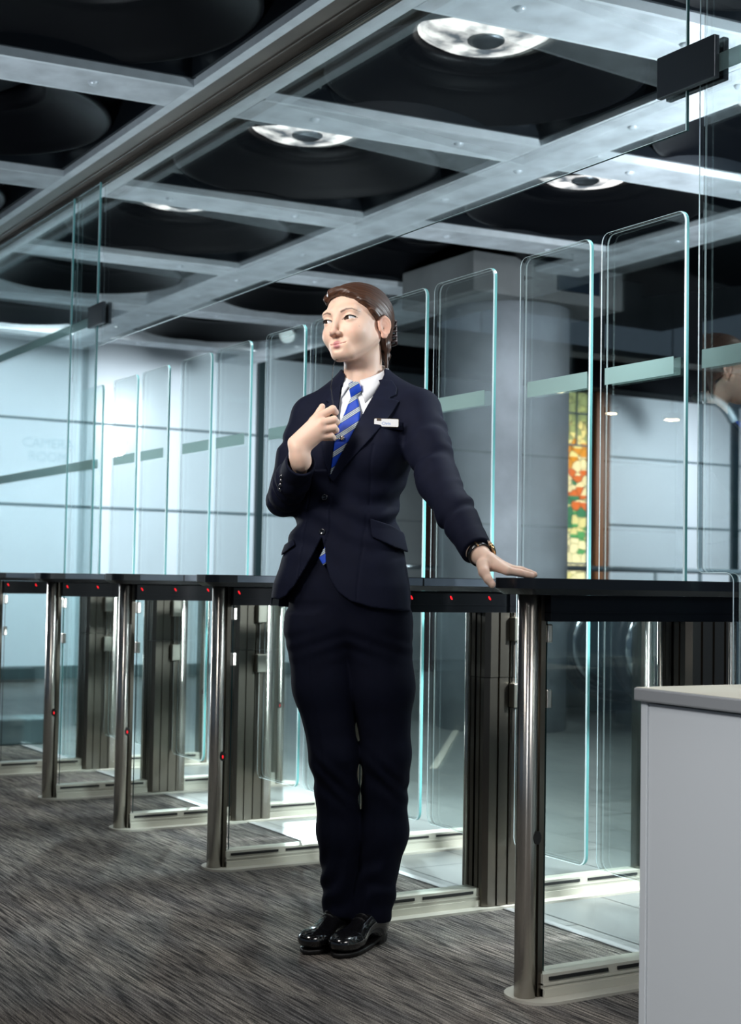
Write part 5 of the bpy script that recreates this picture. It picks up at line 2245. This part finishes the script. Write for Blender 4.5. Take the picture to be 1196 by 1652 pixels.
tie = to_obj('tie', surface_nets(f_tie, (-.13, -.22, 1.22), (.02, .03, 1.52), .0018), M['tie'], person)
tp = [f2(*p, -.115) for p in ((514, 900), (524, 880), (526, 908), (521, 912))]


def f_tip(P):
    t = f_torso(P)
    return np.maximum(np.maximum(t - .001, -.012 - t), np.maximum(poly_sd(P[:, [0, 2]], tp), P[:, 1]))


to_obj('tie_tip', surface_nets(f_tip, (-.13, -.22, 1.0), (-.06, .03, 1.09), .002), M['tie'], tie)
x0_, _, z0_ = fr(533, 708, -.13)
x1_, _, z1_ = fr(552, 706, -.13)
y0_, y1_ = front_y(x0_, z0_, .007), front_y(x1_, z1_, .008)
clip = MB().tube([(x0_, y0_, z0_), ((x0_ + x1_) / 2, (y0_ + y1_) / 2 - .001, (z0_ + z1_) / 2), (x1_, y1_, z1_)], .0016, 8).build('tie_clip', M['silver'], tie)
lm = MB().lathe([(0, .002), (.005, .0022), (.0065, .001), (.0065, -.002)], 0, 0, 20).build('clip_emblem', M['silver'], clip)
lm.location = (x1_, y1_ - .001, z1_)
lm.rotation_euler = (math.radians(90), 0, math.radians(-20))


# --- trousers ---
def f_trousers(P):
    z = P[:, 2]
    X, Y = P[:, 0], P[:, 1]
    t = f_torso(P - V3(.020, 0, 0)) + .012 + .020 * np.clip((.92 - z) / .1, 0, 1)
    t = smax(t, .80 - z, .06)
    t = np.maximum(t, z - 1.10)
    ptsL = [(-.103, .030, .84), (-.092, .022, .69), (-.060, .012, .505), (-.042, .050, .30), (-.034, .082, .075)]
    ptsR = [(.042, .030, .84), (.066, .022, .69), (.080, .015, .505), (.078, .045, .30), (.045, .070, .070)]
    rL = [.098, .078, .061, .056, .049]
    rR = [.104, .083, .062, .061, .056]
    l = chain(P, ptsL, rL, .03)
    r = chain(P, ptsR, rR, .03)
    # loose bunching near the knees and above the shoes
    for (pts, who) in ((ptsL, 0), (ptsR, 1)):
        w1 = np.exp(-((z - .44) / .07) ** 2)
        w2 = np.exp(-((z - .16) / .09) ** 2)
        ph_ = 2.4 * np.sin(X * 34 + z * 19 + who) 
        g = .0026 * w1 * np.sin(z * 95 + X * 60 + who * 2 + ph_) + .0038 * w2 * np.sin(z * 70 - X * 90 + Y * 60 + who + ph_)
        if who == 0:
            l = l + g
        else:
            r = r + g
    # pressed crease at the front of each leg
    for who, pts in ((0, ptsL), (1, ptsR)):
        cx = np.interp(-z, [-p[2] for p in pts], [p[0] for p in pts]) - .022
        g = -.0030 * np.exp(-((X - cx) / .006) ** 2) * (Y < .04)
        if who == 0:
            l = l + g
        else:
            r = r + g
    l = np.maximum(l, .070 + .10 * (Y - .03) * -1 - z)
    r = np.maximum(r, .062 + .10 * (Y - .03) * -1 - z)
    legs = smin(l, r, .012)
    legs = np.maximum(legs, z - .88)
    d = smin(t, legs, .035)
    # creases fanning from the crotch
    d = d + .0012 * np.exp(-((z - .80) / .04) ** 2) * np.sin(z * 160 + np.abs(X + .03) * 60)
    # belt line
    return d


trs = to_obj('trousers', surface_nets(f_trousers, (-.26, -.17, .02), (.2, .2, 1.12), .0045), M['trouser'], person)


# --- shoes ---
def shoe(toe, heel, nm):
    toe, heel = np.array(toe), np.array(heel)
    u = (toe - heel)
    L = np.linalg.norm(u)
    u = u / L
    w = np.array([-u[1], u[0]])
    k = .262 / L
    c0 = heel

    def loc(P):
        d = P[:, :2] - c0.astype(np.float32)
        return np.stack([d @ u.astype(np.float32), d @ w.astype(np.float32), P[:, 2]], 1)

    s = L / .262

    def f_up(P):
        Q = loc(P) / s
        d = ell(Q, (.045, 0, .052), (.050, .034, .048))
        d = smin(d, cap(Q, (.04, 0, .075), (.045, 0, .13), .034, .034), .02)
        d = smin(d, cap(Q, (.07, 0, .075), (.165, .0, .040), .036, .030), .03)
        d = smin(d, ell(Q, (.195, .0, .036), (.060, .044, .026)), .025)
        d = smin(d, ell(Q, (.215, .0, .036), (.047, .040, .024)), .015)
        tc_ = np.abs(Q[:, 0] - .205 + 2.0 * Q[:, 1] ** 2 * 6) - .001
        d = d + .0010 * (tc_ < .0012)
        ln = np.exp(-((np.abs(Q[:, 1]) - .016) / .002) ** 2) * (Q[:, 0] > .09) * (Q[:, 0] < .15)
        d = d + .0012 * ln
        return (np.maximum(d, .010 - Q[:, 2]) * s).astype(np.float32)

    def outline(q):
        x, y = q[:, 0], q[:, 1]
        hw = np.interp(x, [-.004, .01, .04, .10, .17, .205, .235, .255, .266], [.006, .021, .028, .029, .040, .0405, .032, .014, .001])
        return np.maximum(np.abs(y) - hw, np.maximum(-.006 - x, x - .261))

    def f_sole(P):
        Q = loc(P) / s
        o = outline(Q)
        sl = np.maximum(o, np.maximum(Q[:, 2] - .021, .011 - Q[:, 2] + .010 * np.clip((.16 - Q[:, 0]) / .04, 0, 1) * -1 - .0 * Q[:, 2]))
        sl = np.maximum(o, np.abs(Q[:, 2] - .0095 - .010 * np.clip((.10 - Q[:, 0]) / .05, 0, 1)) - .0042)
        fwd = np.maximum(np.maximum(o + .002, .10 - Q[:, 0]), np.abs(Q[:, 2] - .004) - .004)
        hl = np.maximum(np.maximum(o + .002, Q[:, 0] - .066), np.abs(Q[:, 2] - .010) - .010)
        return (np.minimum(np.minimum(sl, fwd), hl) * s).astype(np.float32)
    pts = np.array([[*toe, 0], [*heel, 0]])
    lo_ = pts.min(0) - .07
    hi_ = pts.max(0) + .07
    lo_[2], hi_[2] = -.006, .165
    up = to_obj('shoe', surface_nets(f_up, lo_, hi_, .0026), M['leather'], person)
    hi_[2] = .04
    to_obj('sole', surface_nets(f_sole, lo_, hi_, .0026), M['sole'], up)
    for i in range(3):
        x = .105 + i * .017
        z = .098 - i * .0125
        pts3 = []
        for yy in (-.017, -.008, 0, .008, .017):
            g = c0 + u * x * s + w * yy * s
            # drop on to the upper
            zs = np.linspace(.16, .02, 200, dtype=np.float32)
            PP = np.stack([np.full(200, g[0]), np.full(200, g[1]), zs], 1).astype(np.float32)
            ff = f_up(PP)
            zz = float(zs[np.argmax(ff < 0)])
            pts3.append((g[0], g[1], zz + .001))
        MB().tube(pts3, .0024, 8).build('lace', M['cord'], up)
    return up


tA = fr(492, 1529, -.075)
tB = fr(541, 1540, -.105)
shoe((tA[0], -.075), (tA[0] + .118, .150), 'a')
shoe((tB[0] - .0, -.105), (tB[0] + .125, .115), 'b')

# --- watch ---
fd = np.array(HB_w) - np.array(WRR)
fd = fd / np.linalg.norm(fd)
wc = np.array(WRR) + fd * .010
ny = np.array([.80, .35, .42])
ny = ny - (ny @ fd) * fd
ny /= np.linalg.norm(ny)
nx = np.cross(ny, fd)
Mw = Matrix((
    (nx[0], ny[0], fd[0], wc[0]),
    (nx[1], ny[1], fd[1], wc[1]),
    (nx[2], ny[2], fd[2], wc[2]),
    (0, 0, 0, 1)))
watch = empty('wristwatch')
watch.matrix_world = Matrix.Translation(PO) @ Matrix.Rotation(YAW, 4, 'Z') @ Mw
tag(watch, 'gold-rimmed wristwatch on a black strap at the guard\'s wrist', 'watch')
sm = MB()
n = 48
vs, fs = [], []
for i in range(n):
    a = 2 * math.pi * i / n
    for (r, h) in ((.0280, -.009), (.0300, -.009), (.0300, .009), (.0280, .009)):
        vs.append((r * math.cos(a), r * math.sin(a), h))
for i in range(n):
    j = (i + 1) % n
    for k in range(4):
        fs.append((i * 4 + k, j * 4 + k, j * 4 + (k + 1) % 4, i * 4 + (k + 1) % 4))
sm.add(vs, fs, 0, True)
sm.build('strap', M['strap'], watch)
wm = Matrix.Rotation(math.radians(-58), 4, 'Z')
cs_ = MB().lathe([(0, 0), (.0175, 0), (.019, .002), (.019, .006), (.0165, .008), (.0155, .0075), (0, .0070)], 0, 0, 40).build('case', M['gold'], watch)
cs_.matrix_local = Matrix.Translation((0, .0290, 0)) @ Matrix.Rotation(math.radians(-90), 4, 'X')
dl_ = MB().lathe([(0, .0078), (.0150, .0078), (.0150, .0072)], 0, 0, 32).build('dial', M['strap'], cs_)
for q in (-1, 1):
    o = MB().box(-.0075, .0075, -.003, .003, -.004, .003).build('lug', M['silver'], cs_, bevel=.001)
    o.location = (q * .0195, 0, .001)
bk = MB().box(-.0015, .0015, -.0105, .0105, -.002, .002).build('strap_keeper', M['gold'], watch)
bk.matrix_local = Matrix.Rotation(math.radians(95), 4, 'Z') @ Matrix.Translation((0, .0305, 0)) @ Matrix.Rotation(math.radians(-90), 4, 'X')

# --- name badge ---
bx_, _, bz_ = fr(623.5, 682.5, -.12)
by_ = front_y(bx_, bz_, .006)
bx_, _, bz_ = fr(623.5, 682.5, by_)
bg = empty('name_badge')
bg.matrix_world = Matrix.Translation(PO) @ Matrix.Rotation(YAW, 4, 'Z') @ Matrix.Translation((bx_, by_ - .0065, bz_)) @ Matrix.Rotation(math.radians(-6), 4, 'Z') @ Matrix.Rotation(math.radians(1.5), 4, 'Y')
tag(bg, 'small white name badge on the guard\'s jacket', 'name badge')
MB().prism(rrect(-.0315, .0315, -.0100, .0100, .002, 3), -.0008, .0012, 'y').build('plate', M['badge'], bg)
MB().prism(rrect(-.0325, .0325, -.0112, .0112, .003, 3), .0, .0025, 'y').build('rim', M['gold'], bg)
MB().box(-.0255, -.0135, -.0013, -.0008, .0045, .0103).build('mark', M['badge_mark'], bg)
tx = text_obj('lettering', 'Chris', .0105, (0, -.0010, -.0052), (R90, 0, 0), M['badge_blue'], bg, .0001)

# --- microphone lead ---
cd = empty('microphone_lead')
cd.matrix_world = Matrix.Translation(PO) @ Matrix.Rotation(YAW, 4, 'Z')
tag(cd, 'thin black microphone lead running from under the chin to the raised hand', 'microphone lead')
pl = [fr(548, 577, -.045), fr(541, 582, -.07), (fr(538, 590, -.08)), fr(537, 602, -.085), fr(535.5, 615, -.09), fr(534, 622, -.10), fr(536, 640, -.135), fr(538, 655, -.165), fr(537, 668, -.168)]
MB().tube(pl, .0011, 8).build('cable', M['cord'], cd)
MB().tube([fr(536, 663, -.172), fr(535, 676, -.166)], [.0055, .0055], 12).build('microphone', M['cord'], cd)
# purple lining inside the raised cuff
d_ = np.array(WRL) - np.array(ELL_)
d_ = d_ / np.linalg.norm(d_)
m = MB()
a_ = np.cross(d_, [0, 0, 1.0])
a_ /= np.linalg.norm(a_)
b_ = np.cross(a_, d_)
vs, fs = [], []
for i in range(32):
    t = 2 * math.pi * i / 32
    for (r, o_) in ((.0352, -.007), (.0330, -.045), (.0318, -.045), (.0338, -.007)):
        vs.append(tuple(np.array(WRL) + d_ * o_ + (a_ * math.cos(t) + b_ * math.sin(t)) * r))
for i in range(32):
    j = (i + 1) % 32
    for k in range(4):
        fs.append((i * 4 + k, j * 4 + k, j * 4 + (k + 1) % 4, i * 4 + (k + 1) % 4))
m.add(vs, fs, 0, True)
m.build('cuff_lining', M['lining'], jacket)
